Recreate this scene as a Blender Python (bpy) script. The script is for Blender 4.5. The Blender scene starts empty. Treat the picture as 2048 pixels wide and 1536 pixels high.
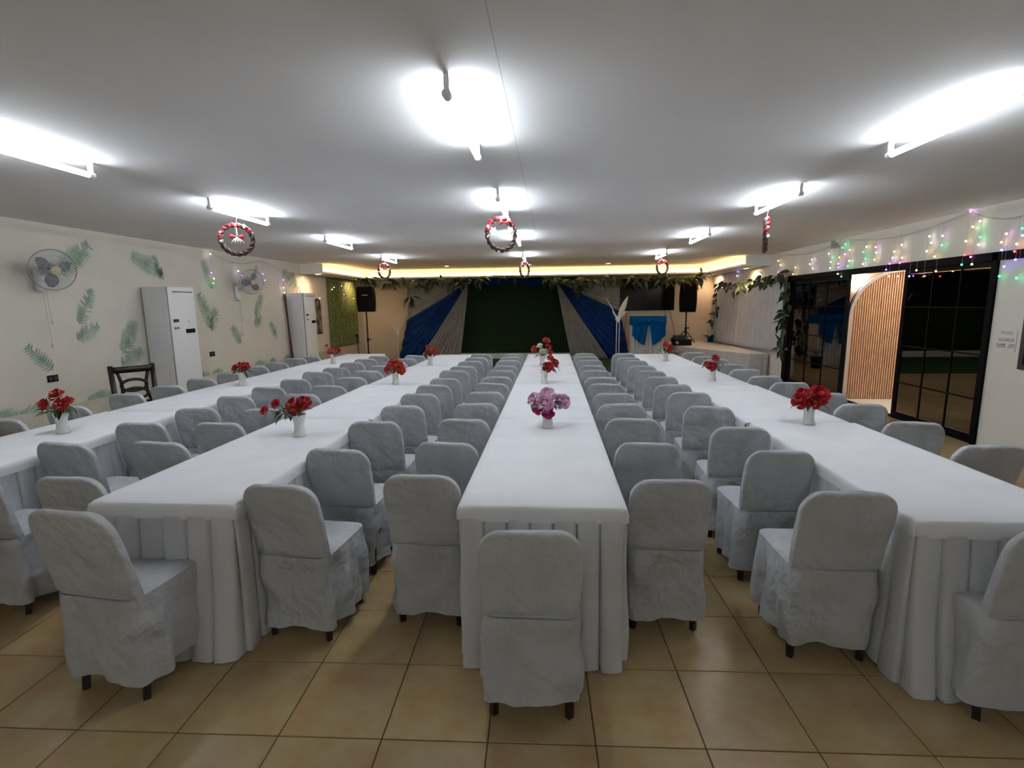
import bpy, bmesh, math, random
from mathutils import Vector, Matrix, noise
random.seed(7)
PI = math.pi
S = bpy.context.scene
COL = S.collection

# ------------------------------------------------------------------ camera, world, exposure
F_PX, PITCH, YAW, ROLL, CAM_H = 1008.7, .15609, -.0786, -.0125, 1.64
def _rot(p, y, r):
    cp, sp, cy, sy, cr, sr = math.cos(p), math.sin(p), math.cos(y), math.sin(y), math.cos(r), math.sin(r)
    Ry = Matrix(((cy, -sy, 0), (sy, cy, 0), (0, 0, 1)))
    B = Matrix(((1, 0, 0), (0, 0, -1), (0, 1, 0)))
    Rx = Matrix(((1, 0, 0), (0, cp, -sp), (0, sp, cp)))
    Rz = Matrix(((cr, -sr, 0), (sr, cr, 0), (0, 0, 1)))
    return Rz @ Rx @ B @ Ry
RM = _rot(PITCH, YAW, ROLL)
cam_d = bpy.data.cameras.new('camera')
cam_d.sensor_fit = 'HORIZONTAL'; cam_d.sensor_width = 36; cam_d.lens = 36 * F_PX / 2048
cam_d.clip_start = .05; cam_d.clip_end = 100
cam = bpy.data.objects.new('camera', cam_d); COL.objects.link(cam)
r_, d_, f_ = RM[0], RM[1], RM[2]
cam.matrix_world = Matrix(((r_[0], -d_[0], -f_[0], 0), (r_[1], -d_[1], -f_[1], 0), (r_[2], -d_[2], -f_[2], CAM_H), (0, 0, 0, 1)))
S.camera = cam
S.view_settings.view_transform = 'Standard'; S.view_settings.look = 'None'
S.view_settings.gamma = 1; S.view_settings.use_curve_mapping = False
S.view_settings.exposure = 1.7
S.cycles.max_bounces = 5; S.cycles.diffuse_bounces = 4; S.cycles.glossy_bounces = 3; S.cycles.transmission_bounces = 3
S.cycles.use_adaptive_sampling = True; S.cycles.adaptive_threshold = .015; S.cycles.adaptive_min_samples = 40
S.cycles.use_light_tree = False
S.cycles.caustics_reflective = False; S.cycles.caustics_refractive = False
w = bpy.data.worlds.new('night'); S.world = w; w.use_nodes = True
w.node_tree.nodes['Background'].inputs[0].default_value = (.02, .025, .04, 1)
w.node_tree.nodes['Background'].inputs[1].default_value = .3
TUBE_POWER = 20.0
COVE_POWER = 9.0

# where a point of the photograph lies on a known plane of the room
def ray(x, y):
    v = Vector(((x - 1024) / F_PX, (y - 768) / F_PX, 1.0))
    return RM.transposed() @ v
O0 = Vector((0, 0, CAM_H))
def atz(x, y, z): d = ray(x, y); return O0 + d * ((z - CAM_H) / d.z)
def atx(x, y, X): d = ray(x, y); return O0 + d * (X / d.x)
def aty(x, y, Y): d = ray(x, y); return O0 + d * (Y / d.y)

XL, XR, CZ, YF, YB = -5.9, 4.8, 2.645, 15.6, -3.0

# ------------------------------------------------------------------ materials
MATS = {}
def mat(name, col, rough=.6, metal=0, spec=.5, noise_amt=0, noise_scale=8, bump=0, bump_scale=60, emit=None, emit_s=0, trans=0, sheen=0, sss=0, col2=None, alpha=1, coat=0):
    if name in MATS: return MATS[name]
    m = bpy.data.materials.new(name); m.use_nodes = True
    nt = m.node_tree; b = nt.nodes['Principled BSDF']
    b.inputs['Base Color'].default_value = (*col, 1); b.inputs['Roughness'].default_value = rough
    b.inputs['Metallic'].default_value = metal; b.inputs['Specular IOR Level'].default_value = spec
    b.inputs['Transmission Weight'].default_value = trans
    b.inputs['Sheen Weight'].default_value = sheen
    b.inputs['Alpha'].default_value = alpha
    b.inputs['Coat Weight'].default_value = coat
    if emit:
        b.inputs['Emission Color'].default_value = (*emit, 1); b.inputs['Emission Strength'].default_value = emit_s
    tc = nt.nodes.new('ShaderNodeTexCoord')
    if noise_amt or col2:
        n = nt.nodes.new('ShaderNodeTexNoise'); n.inputs['Scale'].default_value = noise_scale; n.inputs['Detail'].default_value = 2
        nt.links.new(tc.outputs['Object'], n.inputs['Vector'])
        r = nt.nodes.new('ShaderNodeValToRGB')
        c2 = col2 or tuple(max(0, c * (1 - noise_amt)) for c in col)
        r.color_ramp.elements[0].position = .35; r.color_ramp.elements[1].position = .65
        r.color_ramp.elements[0].color = (*c2, 1); r.color_ramp.elements[1].color = (*col, 1)
        nt.links.new(n.outputs['Fac'], r.inputs['Fac']); nt.links.new(r.outputs['Color'], b.inputs['Base Color'])
    if bump:
        n2 = nt.nodes.new('ShaderNodeTexNoise'); n2.inputs['Scale'].default_value = bump_scale; n2.inputs['Detail'].default_value = 1
        nt.links.new(tc.outputs['Object'], n2.inputs['Vector'])
        bp = nt.nodes.new('ShaderNodeBump'); bp.inputs['Strength'].default_value = bump; bp.inputs['Distance'].default_value = .02
        nt.links.new(n2.outputs['Fac'], bp.inputs['Height']); nt.links.new(bp.outputs['Normal'], b.inputs['Normal'])
    MATS[name] = m; return m
def cloth(name, col, col2=None, transl=.25, bump=.25, bump_scale=35, dist=.015):
    """thin woven cloth: diffuse with some light let through"""
    if name in MATS: return MATS[name]
    m = bpy.data.materials.new(name); m.use_nodes = True; nt = m.node_tree
    for n in list(nt.nodes): nt.nodes.remove(n)
    out = nt.nodes.new('ShaderNodeOutputMaterial'); mix = nt.nodes.new('ShaderNodeMixShader'); mix.inputs[0].default_value = transl
    d = nt.nodes.new('ShaderNodeBsdfDiffuse'); t = nt.nodes.new('ShaderNodeBsdfTranslucent')
    tc = nt.nodes.new('ShaderNodeTexCoord'); n = nt.nodes.new('ShaderNodeTexNoise'); n.inputs['Scale'].default_value = 4; n.inputs['Detail'].default_value = 1
    nt.links.new(tc.outputs['Object'], n.inputs['Vector'])
    r = nt.nodes.new('ShaderNodeValToRGB'); r.color_ramp.elements[0].color = (*(col2 or tuple(c * .9 for c in col)), 1); r.color_ramp.elements[1].color = (*col, 1)
    r.color_ramp.elements[0].position = .3; r.color_ramp.elements[1].position = .7
    nt.links.new(n.outputs['Fac'], r.inputs['Fac'])
    for x in (d, t): nt.links.new(r.outputs['Color'], x.inputs['Color'])
    n2 = nt.nodes.new('ShaderNodeTexNoise'); n2.inputs['Scale'].default_value = bump_scale; n2.inputs['Detail'].default_value = 3
    nt.links.new(tc.outputs['Object'], n2.inputs['Vector'])
    bp = nt.nodes.new('ShaderNodeBump'); bp.inputs['Strength'].default_value = bump; bp.inputs['Distance'].default_value = dist
    nt.links.new(n2.outputs['Fac'], bp.inputs['Height'])
    for x in (d, t): nt.links.new(bp.outputs['Normal'], x.inputs['Normal'])
    nt.links.new(d.outputs[0], mix.inputs[1]); nt.links.new(t.outputs[0], mix.inputs[2]); nt.links.new(mix.outputs[0], out.inputs[0])
    MATS[name] = m; return m
def glow(name, col, s):
    if name in MATS: return MATS[name]
    m = bpy.data.materials.new(name); m.use_nodes = True; nt = m.node_tree
    for n in list(nt.nodes): nt.nodes.remove(n)
    o = nt.nodes.new('ShaderNodeOutputMaterial'); e = nt.nodes.new('ShaderNodeEmission')
    e.inputs[0].default_value = (*col, 1); e.inputs[1].default_value = s; nt.links.new(e.outputs[0], o.inputs[0])
    m.cycles.emission_sampling = 'NONE' if name.startswith('bulb') else 'AUTO'
    MATS[name] = m; return m

M_WALL = mat('wall_cream', (.70, .655, .56), .75, noise_amt=.06, noise_scale=2.5, bump=.05, bump_scale=90)
M_WALLR = mat('wall_pale', (.72, .69, .62), .75, noise_amt=.05, noise_scale=2.5, bump=.05, bump_scale=90)
M_FARW = mat('wall_far_cream', (.72, .62, .48), .75, noise_amt=.05, noise_scale=2)
M_DADO = mat('dado_beige', (.62, .56, .46), .6, noise_amt=.1, noise_scale=5)
M_CEIL = mat('ceiling_paint', (.82, .81, .81), .85, noise_amt=.04, noise_scale=1.3)
M_WHITE = mat('white_paint', (.80, .80, .80), .5)
M_PLASTIC = mat('white_plastic', (.78, .78, .80), .35)
M_GREYP = mat('grey_plastic', (.42, .42, .44), .4)
M_BLACK = mat('black_plastic', (.007, .006, .007), .6, spec=.2)
M_BLACKF = mat('black_aluminium', (.005, .0045, .006), .6, spec=.08)
M_STEELD = mat('dark_steel', (.03, .02, .018), .4, metal=.6)
M_CHROME = mat('bright_steel', (.6, .6, .6), .3, metal=1)
M_COVER = cloth('chair_cover_cloth', (.58, .59, .61), (.51, .52, .54), transl=.18, bump=1.0, bump_scale=10, dist=.035)
M_TABLE = cloth('white_table_cloth', (.80, .80, .82), (.76, .76, .78), transl=.05, bump=.06, bump_scale=20)
M_SKIRT = cloth('white_skirt_cloth', (.72, .73, .75), (.66, .67, .69), transl=.15, bump=.4, bump_scale=12)
M_LEG = mat('dark_wood', (.018, .010, .008), .35, noise_amt=.4, noise_scale=30)
M_RED = mat('rose_red', (.50, .012, .015), .55, noise_amt=.45, noise_scale=40)
M_REDO = mat('rose_scarlet', (.62, .04, .02), .55, noise_amt=.4, noise_scale=40)
M_PINK = mat('rose_pink', (.74, .42, .60), .55, noise_amt=.3, noise_scale=40)
M_MAG = mat('rose_magenta', (.50, .02, .17), .55, noise_amt=.3, noise_scale=40)
M_CREAM = mat('rose_white', (.80, .76, .62), .55, noise_amt=.15, noise_scale=40)
M_LEAF = mat('leaf_green', (.035, .085, .025), .5, col2=(.012, .035, .012), noise_scale=25)
M_LEAFL = mat('leaf_light', (.10, .20, .05), .5, col2=(.03, .08, .02), noise_scale=25)
M_GARL = mat('garland_leaf', (.055, .085, .03), .5, col2=(.02, .035, .015), noise_scale=9)
M_VASE = mat('vase_ceramic', (.74, .74, .72), .35, bump=.5, bump_scale=110)
M_DECAL = mat('palm_decal', (.40, .48, .37), .6, col2=(.20, .31, .22), noise_scale=7)
M_DECALD = mat('palm_decal_dark', (.17, .28, .20), .6, col2=(.38, .46, .35), noise_scale=9)
M_BLUE = cloth('royal_blue_satin', (.020, .065, .27), (.014, .045, .19), transl=.1, bump=.1, bump_scale=6)
M_BLUEB = cloth('bright_blue_satin', (.005, .13, .42), (.004, .09, .32), transl=.1, bump=.2, bump_scale=14)
M_GREYD = cloth('silver_grey_drape', (.50, .49, .46), (.42, .41, .39), transl=.2, bump=.12, bump_scale=8)
M_SHEER = cloth('sheer_white', (.74, .73, .74), (.66, .65, .66), transl=.3, bump=.1, bump_scale=10)
M_TURF = mat('green_turf', (.010, .09, .018), .95, noise_amt=.4, noise_scale=60, bump=.9, bump_scale=260)
M_GREENB = mat('dark_green_backdrop', (.006, .030, .004), .95, noise_amt=.3, noise_scale=40, bump=.8, bump_scale=200)
M_HEDGE = mat('green_panel_cloth', (.19, .22, .07), .85, col2=(.085, .12, .035), noise_scale=16, bump=.8, bump_scale=30)
M_GLASS = mat('dark_tinted_glass', (.20, .19, .18), .02, metal=1)
M_SCREEN = mat('tv_screen', (.008, .007, .009), .12, spec=.5)
M_WIRE = mat('thin_wire', (.45, .45, .42), .5)
M_PAPER = mat('sign_paper', (.70, .67, .65), .6)
M_PRINTG = mat('print_grey', (.28, .27, .28), .7)
M_PRINTR = mat('print_faded_red', (.42, .25, .27), .7)
M_PEACH = mat('peach_wall', (.75, .52, .36), .7)
M_SLAT = mat('slat_timber', (.80, .52, .33), .5, noise_amt=.15, noise_scale=12)
M_SLATB = mat('slat_backing', (.035, .012, .008), .9)
M_PORCH = mat('porch_floor', (.80, .79, .75), .4)
M_BERRY = mat('berry_red', (.36, .012, .018), .35)
M_BERRYD = mat('vine_dark_red', (.075, .014, .014), .5, col2=(.03, .02, .012), noise_scale=30)
M_RIBW = mat('ribbon_white', (.8, .8, .78), .5)
M_RIBG = mat('ribbon_green', (.05, .20, .09), .5)
M_PAMPAS = mat('pampas_cream', (.72, .65, .52), .9, bump=.6, bump_scale=80)
M_TUBE = glow('tube_glow', (.85, .925, 1.0), TUBE_POWER)
M_COVE = glow('cove_led', (1.0, .60, .22), COVE_POWER)
M_DOWN = glow('downlight_glow', (1.0, .82, .62), 90)
M_DOWNW = glow('downlight_warm', (1.0, .66, .38), 260)
M_LAMP = glow('porch_lamp_glow', (1.0, .93, .88), 6)

# tile floor: colour follows each tile, mottled
TO, TU = Vector((-1.475, 2.04)), Vector((.4075, .0116))
TS = TU.length; TROT = math.atan2(TU.y, TU.x)
def tile_mat():
    m = bpy.data.materials.new('floor_tile'); m.use_nodes = True; nt = m.node_tree; b = nt.nodes['Principled BSDF']
    g = nt.nodes.new('ShaderNodeNewGeometry')
    mp = nt.nodes.new('ShaderNodeMapping'); mp.vector_type = 'TEXTURE'
    mp.inputs['Location'].default_value = (TO.x, TO.y, 0); mp.inputs['Rotation'].default_value = (0, 0, TROT); mp.inputs['Scale'].default_value = (TS, TS, 1)
    nt.links.new(g.outputs['Position'], mp.inputs['Vector'])
    fl = nt.nodes.new('ShaderNodeVectorMath'); fl.operation = 'FLOOR'; nt.links.new(mp.outputs[0], fl.inputs[0])
    wn = nt.nodes.new('ShaderNodeTexWhiteNoise'); wn.noise_dimensions = '2D'; nt.links.new(fl.outputs[0], wn.inputs['Vector'])
    ad = nt.nodes.new('ShaderNodeVectorMath'); ad.operation = 'MULTIPLY_ADD'; ad.inputs[1].default_value = (13, 17, 0)
    nt.links.new(wn.outputs['Color'], ad.inputs[0]); nt.links.new(g.outputs['Position'], ad.inputs[2])
    n1 = nt.nodes.new('ShaderNodeTexNoise'); n1.inputs['Scale'].default_value = 5.5; n1.inputs['Detail'].default_value = 4; n1.inputs['Roughness'].default_value = .6
    nt.links.new(ad.outputs[0], n1.inputs['Vector'])
    r1 = nt.nodes.new('ShaderNodeValToRGB'); e = r1.color_ramp.elements
    e[0].position = .3; e[0].color = (.34, .205, .09, 1); e[1].position = .7; e[1].color = (.40, .315, .17, 1)
    x = e.new(.5); x.color = (.375, .265, .125, 1)
    nt.links.new(n1.outputs['Fac'], r1.inputs['Fac'])
    hsv = nt.nodes.new('ShaderNodeHueSaturation'); mr = nt.nodes.new('ShaderNodeMapRange')
    mr.inputs['To Min'].default_value = .9; mr.inputs['To Max'].default_value = 1.08
    nt.links.new(wn.outputs['Value'], mr.inputs['Value']); nt.links.new(mr.outputs[0], hsv.inputs['Value']); nt.links.new(r1.outputs['Color'], hsv.inputs['Color'])
    nt.links.new(hsv.outputs['Color'], b.inputs['Base Color'])
    b.inputs['Roughness'].default_value = .32; b.inputs['Specular IOR Level'].default_value = .45
    n2 = nt.nodes.new('ShaderNodeTexNoise'); n2.inputs['Scale'].default_value = 30; nt.links.new(g.outputs['Position'], n2.inputs['Vector'])
    bp = nt.nodes.new('ShaderNodeBump'); bp.inputs['Strength'].default_value = .08; bp.inputs['Distance'].default_value = .01
    nt.links.new(n2.outputs['Fac'], bp.inputs['Height']); nt.links.new(bp.outputs['Normal'], b.inputs['Normal'])
    return m
M_TILE = tile_mat()
M_GROUT = mat('grout', (.10, .065, .03), .9)

# ------------------------------------------------------------------ mesh building
class MB:
    def __init__(s): s.v = []; s.f = []
    def add(s, vs, fs):
        o = len(s.v); s.v += [tuple(p) for p in vs]; s.f += [tuple(i + o for i in f) for f in fs]; return s
    def box(s, lo, hi, bev=0):
        x0, y0, z0 = lo; x1, y1, z1 = hi
        if not bev:
            return s.add([(x0, y0, z0), (x1, y0, z0), (x1, y1, z0), (x0, y1, z0), (x0, y0, z1), (x1, y0, z1), (x1, y1, z1), (x0, y1, z1)],
                         [(0, 3, 2, 1), (4, 5, 6, 7), (0, 1, 5, 4), (1, 2, 6, 5), (2, 3, 7, 6), (3, 0, 4, 7)])
        bm = bmesh.new(); bmesh.ops.create_cube(bm, size=1)
        for v in bm.verts: v.co = Vector(((x0 + x1) / 2 + v.co.x * (x1 - x0), (y0 + y1) / 2 + v.co.y * (y1 - y0), (z0 + z1) / 2 + v.co.z * (z1 - z0)))
        bmesh.ops.bevel(bm, geom=list(bm.edges), offset=bev, segments=2, profile=.5, affect='EDGES')
        return s.bm(bm)
    def bm(s, bm):
        bm.verts.index_update(); s.add([v.co[:] for v in bm.verts], [[v.index for v in f.verts] for f in bm.faces]); bm.free(); return s
    def cyl(s, a, b, r0, r1=None, n=10, caps=True):
        return s.tube([a, b], [r0, r0 if r1 is None else r1], n, caps)
    def tube(s, pts, rad, n=8, caps=True, closed=False):
        pts = [Vector(p) for p in pts]; k = len(pts)
        if not hasattr(rad, '__len__'): rad = [rad] * k
        vs = []; up = Vector((0, 0, 1)); prev = None
        for i, p in enumerate(pts):
            if closed: d = pts[(i + 1) % k] - pts[i - 1]
            else: d = pts[min(i + 1, k - 1)] - pts[max(i - 1, 0)]
            d = d.normalized() if d.length > 1e-9 else Vector((0, 0, 1))
            if prev is None:
                a = d.cross(up)
                if a.length < 1e-3: a = d.cross(Vector((0, 1, 0)))
            else:
                a = prev - d * prev.dot(d)
                if a.length < 1e-6: a = d.cross(up)
            a.normalize(); prev = a; b = d.cross(a)
            for j in range(n):
                t = 2 * PI * j / n; vs.append(p + (a * math.cos(t) + b * math.sin(t)) * rad[i])
        fs = []
        for i in range(k if closed else k - 1):
            for j in range(n):
                i2 = (i + 1) % k; fs.append((i * n + j, i2 * n + j, i2 * n + (j + 1) % n, i * n + (j + 1) % n))
        if caps and not closed:
            fs.append(tuple(range(n))[::1]); fs.append(tuple((k - 1) * n + j for j in range(n))[::-1])
        return s.add(vs, fs)
    def lathe(s, prof, n=20, c=(0, 0, 0), squash=1):
        vs = []; k = len(prof)
        for r, z in prof:
            for j in range(n): t = 2 * PI * j / n; vs.append((c[0] + r * math.cos(t), c[1] + r * math.sin(t) * squash, c[2] + z))
        fs = [(i * n + j, i * n + (j + 1) % n, (i + 1) * n + (j + 1) % n, (i + 1) * n + j) for i in range(k - 1) for j in range(n)]
        fs.append(tuple(range(n))[::-1])
        if prof[-1][0] > 1e-4: fs.append(tuple((k - 1) * n + j for j in range(n)))
        return s.add(vs, fs)
    def grid(s, fn, nu, nv, wrap=False):
        vs = [fn(i / nu, j / nv) for j in range(nv + 1) for i in range(nu + (0 if wrap else 1))]
        m = nu if wrap else nu + 1
        fs = [(j * m + i, j * m + (i + 1) % m, (j + 1) * m + (i + 1) % m, (j + 1) * m + i) for j in range(nv) for i in range(nu)]
        return s.add(vs, fs)
    def ball(s, c, r, n=8, m=6, sc=(1, 1, 1)):
        c = Vector(c); vs = []
        for i in range(m + 1):
            ph = PI * i / m
            for j in range(n): t = 2 * PI * j / n; vs.append((c.x + r * sc[0] * math.sin(ph) * math.cos(t), c.y + r * sc[1] * math.sin(ph) * math.sin(t), c.z + r * sc[2] * math.cos(ph)))
        return s.add(vs, [(i * n + j, (i + 1) * n + j, (i + 1) * n + (j + 1) % n, i * n + (j + 1) % n) for i in range(m) for j in range(n)])
    def prism(s, poly, z0, z1):
        n = len(poly)
        return s.add([(x, y, z0) for x, y in poly] + [(x, y, z1) for x, y in poly],
                     [tuple(range(n))[::-1], tuple(range(n, 2 * n))] + [(i, (i + 1) % n, n + (i + 1) % n, n + i) for i in range(n)])
    def xf(s, M, start=0):
        for i in range(start, len(s.v)): s.v[i] = tuple(M @ Vector(s.v[i]))
        return s
    def mesh(s, name, m, smooth=False):
        me = bpy.data.meshes.new(name); me.from_pydata(s.v, [], s.f)
        if m: me.materials.append(m)
        if smooth: me.polygons.foreach_set('use_smooth', [True] * len(me.polygons))
        me.update(); return me
    def build(s, name, m, parent=None, smooth=False, solid=0):
        o = bpy.data.objects.new(name, s.mesh(name, m, smooth)); COL.objects.link(o)
        if parent: o.parent = parent
        if solid:
            md = o.modifiers.new('thickness', 'SOLIDIFY'); md.thickness = solid; md.offset = 0
        return o
def fix_normals(me):
    bm = bmesh.new(); bm.from_mesh(me); bmesh.ops.recalc_face_normals(bm, faces=bm.faces); bm.to_mesh(me); bm.free()
def inst(name, me, parent=None, loc=(0, 0, 0), rot=(0, 0, 0), sc=1):
    o = bpy.data.objects.new(name, me); COL.objects.link(o); o.location = loc; o.rotation_euler = rot
    o.scale = sc if hasattr(sc, '__len__') else (sc, sc, sc)
    if parent: o.parent = parent
    return o
def tag(o, label, cat, group=None):
    o['label'] = label; o['category'] = cat
    if group: o['group'] = group
    return o
def thing(name, label, cat, loc=(0, 0, 0), rz=0, group=None):
    o = bpy.data.objects.new(name, None); COL.objects.link(o); o.location = loc; o.rotation_euler = (0, 0, rz); o.empty_display_size = .1
    return tag(o, label, cat, group)
def struct(o, label=None):
    o['kind'] = 'structure'
    if label: o['label'] = label
    return o
def sbox(name, lo, hi, m, parent=None, bev=0):
    o = MB().box(lo, hi, bev).build(name, m, parent)
    return o if parent else struct(o)
ORD = ['first', 'second', 'third', 'fourth', 'fifth', 'sixth', 'seventh', 'eighth', 'ninth', 'tenth', 'eleventh', 'twelfth', 'thirteenth']

# ------------------------------------------------------------------ the room
floor = sbox('floor', (XL - .1, YB - .1, -.12), (XR + .1, YF + .1, -.004), M_GROUT)
tm = MB().box((-.5, -.5, -1), (.5, .5, 0)); bmt = bmesh.new()
bmesh.ops.create_cube(bmt, size=1)
for v in bmt.verts: v.co = Vector((v.co.x * (TS - .005), v.co.y * (TS - .005), v.co.z * .012 - .006))
bmesh.ops.bevel(bmt, geom=[e for e in bmt.edges if e.verts[0].co.z > -.001 and e.verts[1].co.z > -.001], offset=.002, segments=1, affect='EDGES')
tile_me = bpy.data.meshes.new('tile'); bmt.to_mesh(tile_me); bmt.free(); tile_me.materials.append(M_TILE)
tiles = []
for i in range(-16, 22):
    for j in range(-40, 20):
        u, v = i + .5, j + .5
        c = TO + TU * u + Vector((TU.y, -TU.x)) * v
        if XL - .05 < c.x < XR + .05 and YB - .05 < c.y < YF + .05: tiles.append(c)
def tile_score(c):
    p = RM @ (Vector((c.x, c.y, 0)) - O0)
    if p.z < .3: return 1e9
    x, y = 1024 + F_PX * p.x / p.z, 768 + F_PX * p.y / p.z
    s = 0 if -150 < x < 2200 and y < 1680 else 50
    return s + c.length
tiles.sort(key=tile_score)
for c in tiles[:290]: inst('tile', tile_me, floor, (c.x, c.y, 0), (0, 0, TROT))
rest = MB(); tv = [v.co[:] for v in tile_me.vertices]; tf = [tuple(p.vertices) for p in tile_me.polygons]
cr_, sr_ = math.cos(TROT), math.sin(TROT)
for c in tiles[290:]: rest.add([(c.x + x * cr_ - y * sr_, c.y + x * sr_ + y * cr_, z) for x, y, z in tv], tf)
o = rest.build('tile_field', M_TILE, floor); o['kind'] = 'stuff'

ceiling = sbox('ceiling', (XL - .2, YB - .2, CZ), (XR + .2, YF + .2, CZ + .15), M_CEIL)
cj = MB().box((-.2212, .2, CZ - .0006), (-.2188, 11, CZ + .001)); struct(cj.build('trim_6', mat('joint_grey', (.40, .39, .39), .9)), 'hairline joint running along the ceiling boards')
sbox('wall_left', (XL - .2, YB - .2, -.1), (XL, YF + .2, CZ + .1), M_WALL)
sbox('baseboard_left', (XL, YB, 0), (XL + .018, YF - .01, .5), M_DADO)
sbox('wall_far', (XL - .1, YF, -.1), (XR + .1, YF + .2, CZ + .1), M_FARW)
sbox('wall_back', (XL - .1, YB - .2, -.1), (XR + .1, YB, CZ + .1), M_WALLR)
DY0, DY1, DZ = 5.95, 10.75, 2.135       # door opening
WY0, WY1, WZ0, WZ1 = 3.6, 5.54, .92, 2.03
wr = MB()
T = .16
wr.box((XR, DY1, -.1), (XR + T, YF + .1, CZ + .1)); wr.box((XR, DY0, DZ), (XR + T, DY1, CZ + .1))
wr.box((XR, WY1, -.1), (XR + T, DY0, CZ + .1)); wr.box((XR, YB - .1, -.1), (XR + T, WY0, CZ + .1))
wr.box((XR, WY0, -.1), (XR + T, WY1, WZ0)); wr.box((XR, WY0, WZ1), (XR + T, WY1, CZ + .1))
struct(wr.build('wall_right', M_WALLR))
# dropped soffit around the stage end, with a lit cove lip
SB, SI = 2.42, 2.462
SL, SRx, SF, SFAR = -5.36, 4.27, 11.75, 14.5
def soffit(name, lo, hi, lip_lo, lip_hi, led_lo, led_hi):
    s = MB().box(lo, hi).box(lip_lo, lip_hi); s = struct(s.build(name, M_WHITE))
    MB().box(led_lo, led_hi).build('cove_led_strip', M_COVE, s)
soffit('trim_1', (XL, SF, SB), (SL, YF, CZ), (SL, SF, SB), (SL + .09, SFAR, SI), (SL + .035, SF + .03, SI + .004), (SL + .06, SFAR - .1, SI + .014))
soffit('trim_2', (SL, SFAR, SB), (SRx, YF, CZ), (SL + .09, SFAR - .09, SB), (SRx - .09, SFAR, SI), (SL + .1, SFAR - .06, SI + .004), (SRx - .1, SFAR - .035, SI + .014))
soffit('trim_3', (SRx, SF, SB), (XR, YF, CZ), (SRx - .09, SF, SB), (SRx, SFAR, SI), (SRx - .06, SF + .03, SI + .004), (SRx - .035, SFAR - .1, SI + .014))

def downlight(p, m, label, grp):
    t = thing('downlight', label, 'light', p, 0, grp)
    MB().lathe([(.062, 0), (.085, 0), (.082, -.012), (.066, -.015), (.062, -.006)], 20).build('rim', M_WHITE, t, True)
    MB().lathe([(.0, -.006), (.064, -.006), (.064, -.003), (.0, -.003)], 20).build('lens', m, t)
for (px_, py_), lb in zip([(893, 531.5), (1056, 528), (1216, 526)], ['round white downlight in the ceiling above the left blue drape', 'round white downlight in the ceiling behind the middle small wreath', 'round white downlight in the ceiling above the right blue drape']):
    downlight(atz(px_, py_, CZ), M_DOWN, lb, 'ceiling downlights by the stage')
for (px_, py_), lb in zip([(637, 547.5), (714, 558.5), (1491, 536), (1421, 549)], ['warm downlight under the left soffit, nearer one', 'warm downlight under the left soffit above the loudspeaker', 'warm downlight under the right soffit, nearer one', 'warm downlight under the right soffit in the far corner']):
    downlight(atz(px_, py_, SB), M_DOWNW, lb, 'soffit downlights')

# tube lights
tube_me = MB().cyl((0, -.47, 0), (0, .47, 0), .019, n=7).mesh('tube', M_TUBE)
cap_me = MB().cyl((0, -.02, 0), (0, .02, 0), .021, n=10).box((-.012, -.012, .0), (.012, .012, .07)).mesh('end_cap', M_PLASTIC)
hous_me = MB().box((-.011, -.5, .065), (.011, .5, .085)).mesh('housing', M_PLASTIC)
TZ = CZ - .085
tubes = [(-.46, 2.86, 'in the middle row, nearest the camera'), (-.47, 5.12, 'in the middle row, second from the front'), (-.49, 7.65, 'in the middle row, third from the front'), (-.55, 10.5, 'in the middle row, farthest'),
         (2.17, 3.12, 'in the right row, nearest the camera'), (2.16, 5.25, 'in the right row, second from the front'), (2.17, 7.85, 'in the right row, third from the front'), (2.2, 10.6, 'in the right row, farthest'),
         (-3.17, 2.95, 'in the left row, nearest the camera'), (-3.15, 5.12, 'in the left row, second from the front'), (-3.19, 7.63, 'in the left row, third from the front'), (-3.32, 10.4, 'in the left row, farthest')]
for yb_, lb in ((-1.75, 'added as unseen fill behind the camera'),):  # tube row added out of view to brighten the chair backs
    for xb_, l2 in ((-3.15, 'left'), (-.46, 'middle'), (2.17, 'right')): tubes.append((xb_, yb_, f'in the {l2} row, {lb}'))
for x, y, lb in tubes:
    t = thing('tube_light', 'white fluorescent tube light ' + lb, 'light', (x, y, TZ), 0, 'ceiling tube lights')
    inst('tube', tube_me, t); inst('housing', hous_me, t)
    for s in (-1, 1): inst('end_cap', cap_me, t, (0, .485 * s, 0))

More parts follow.
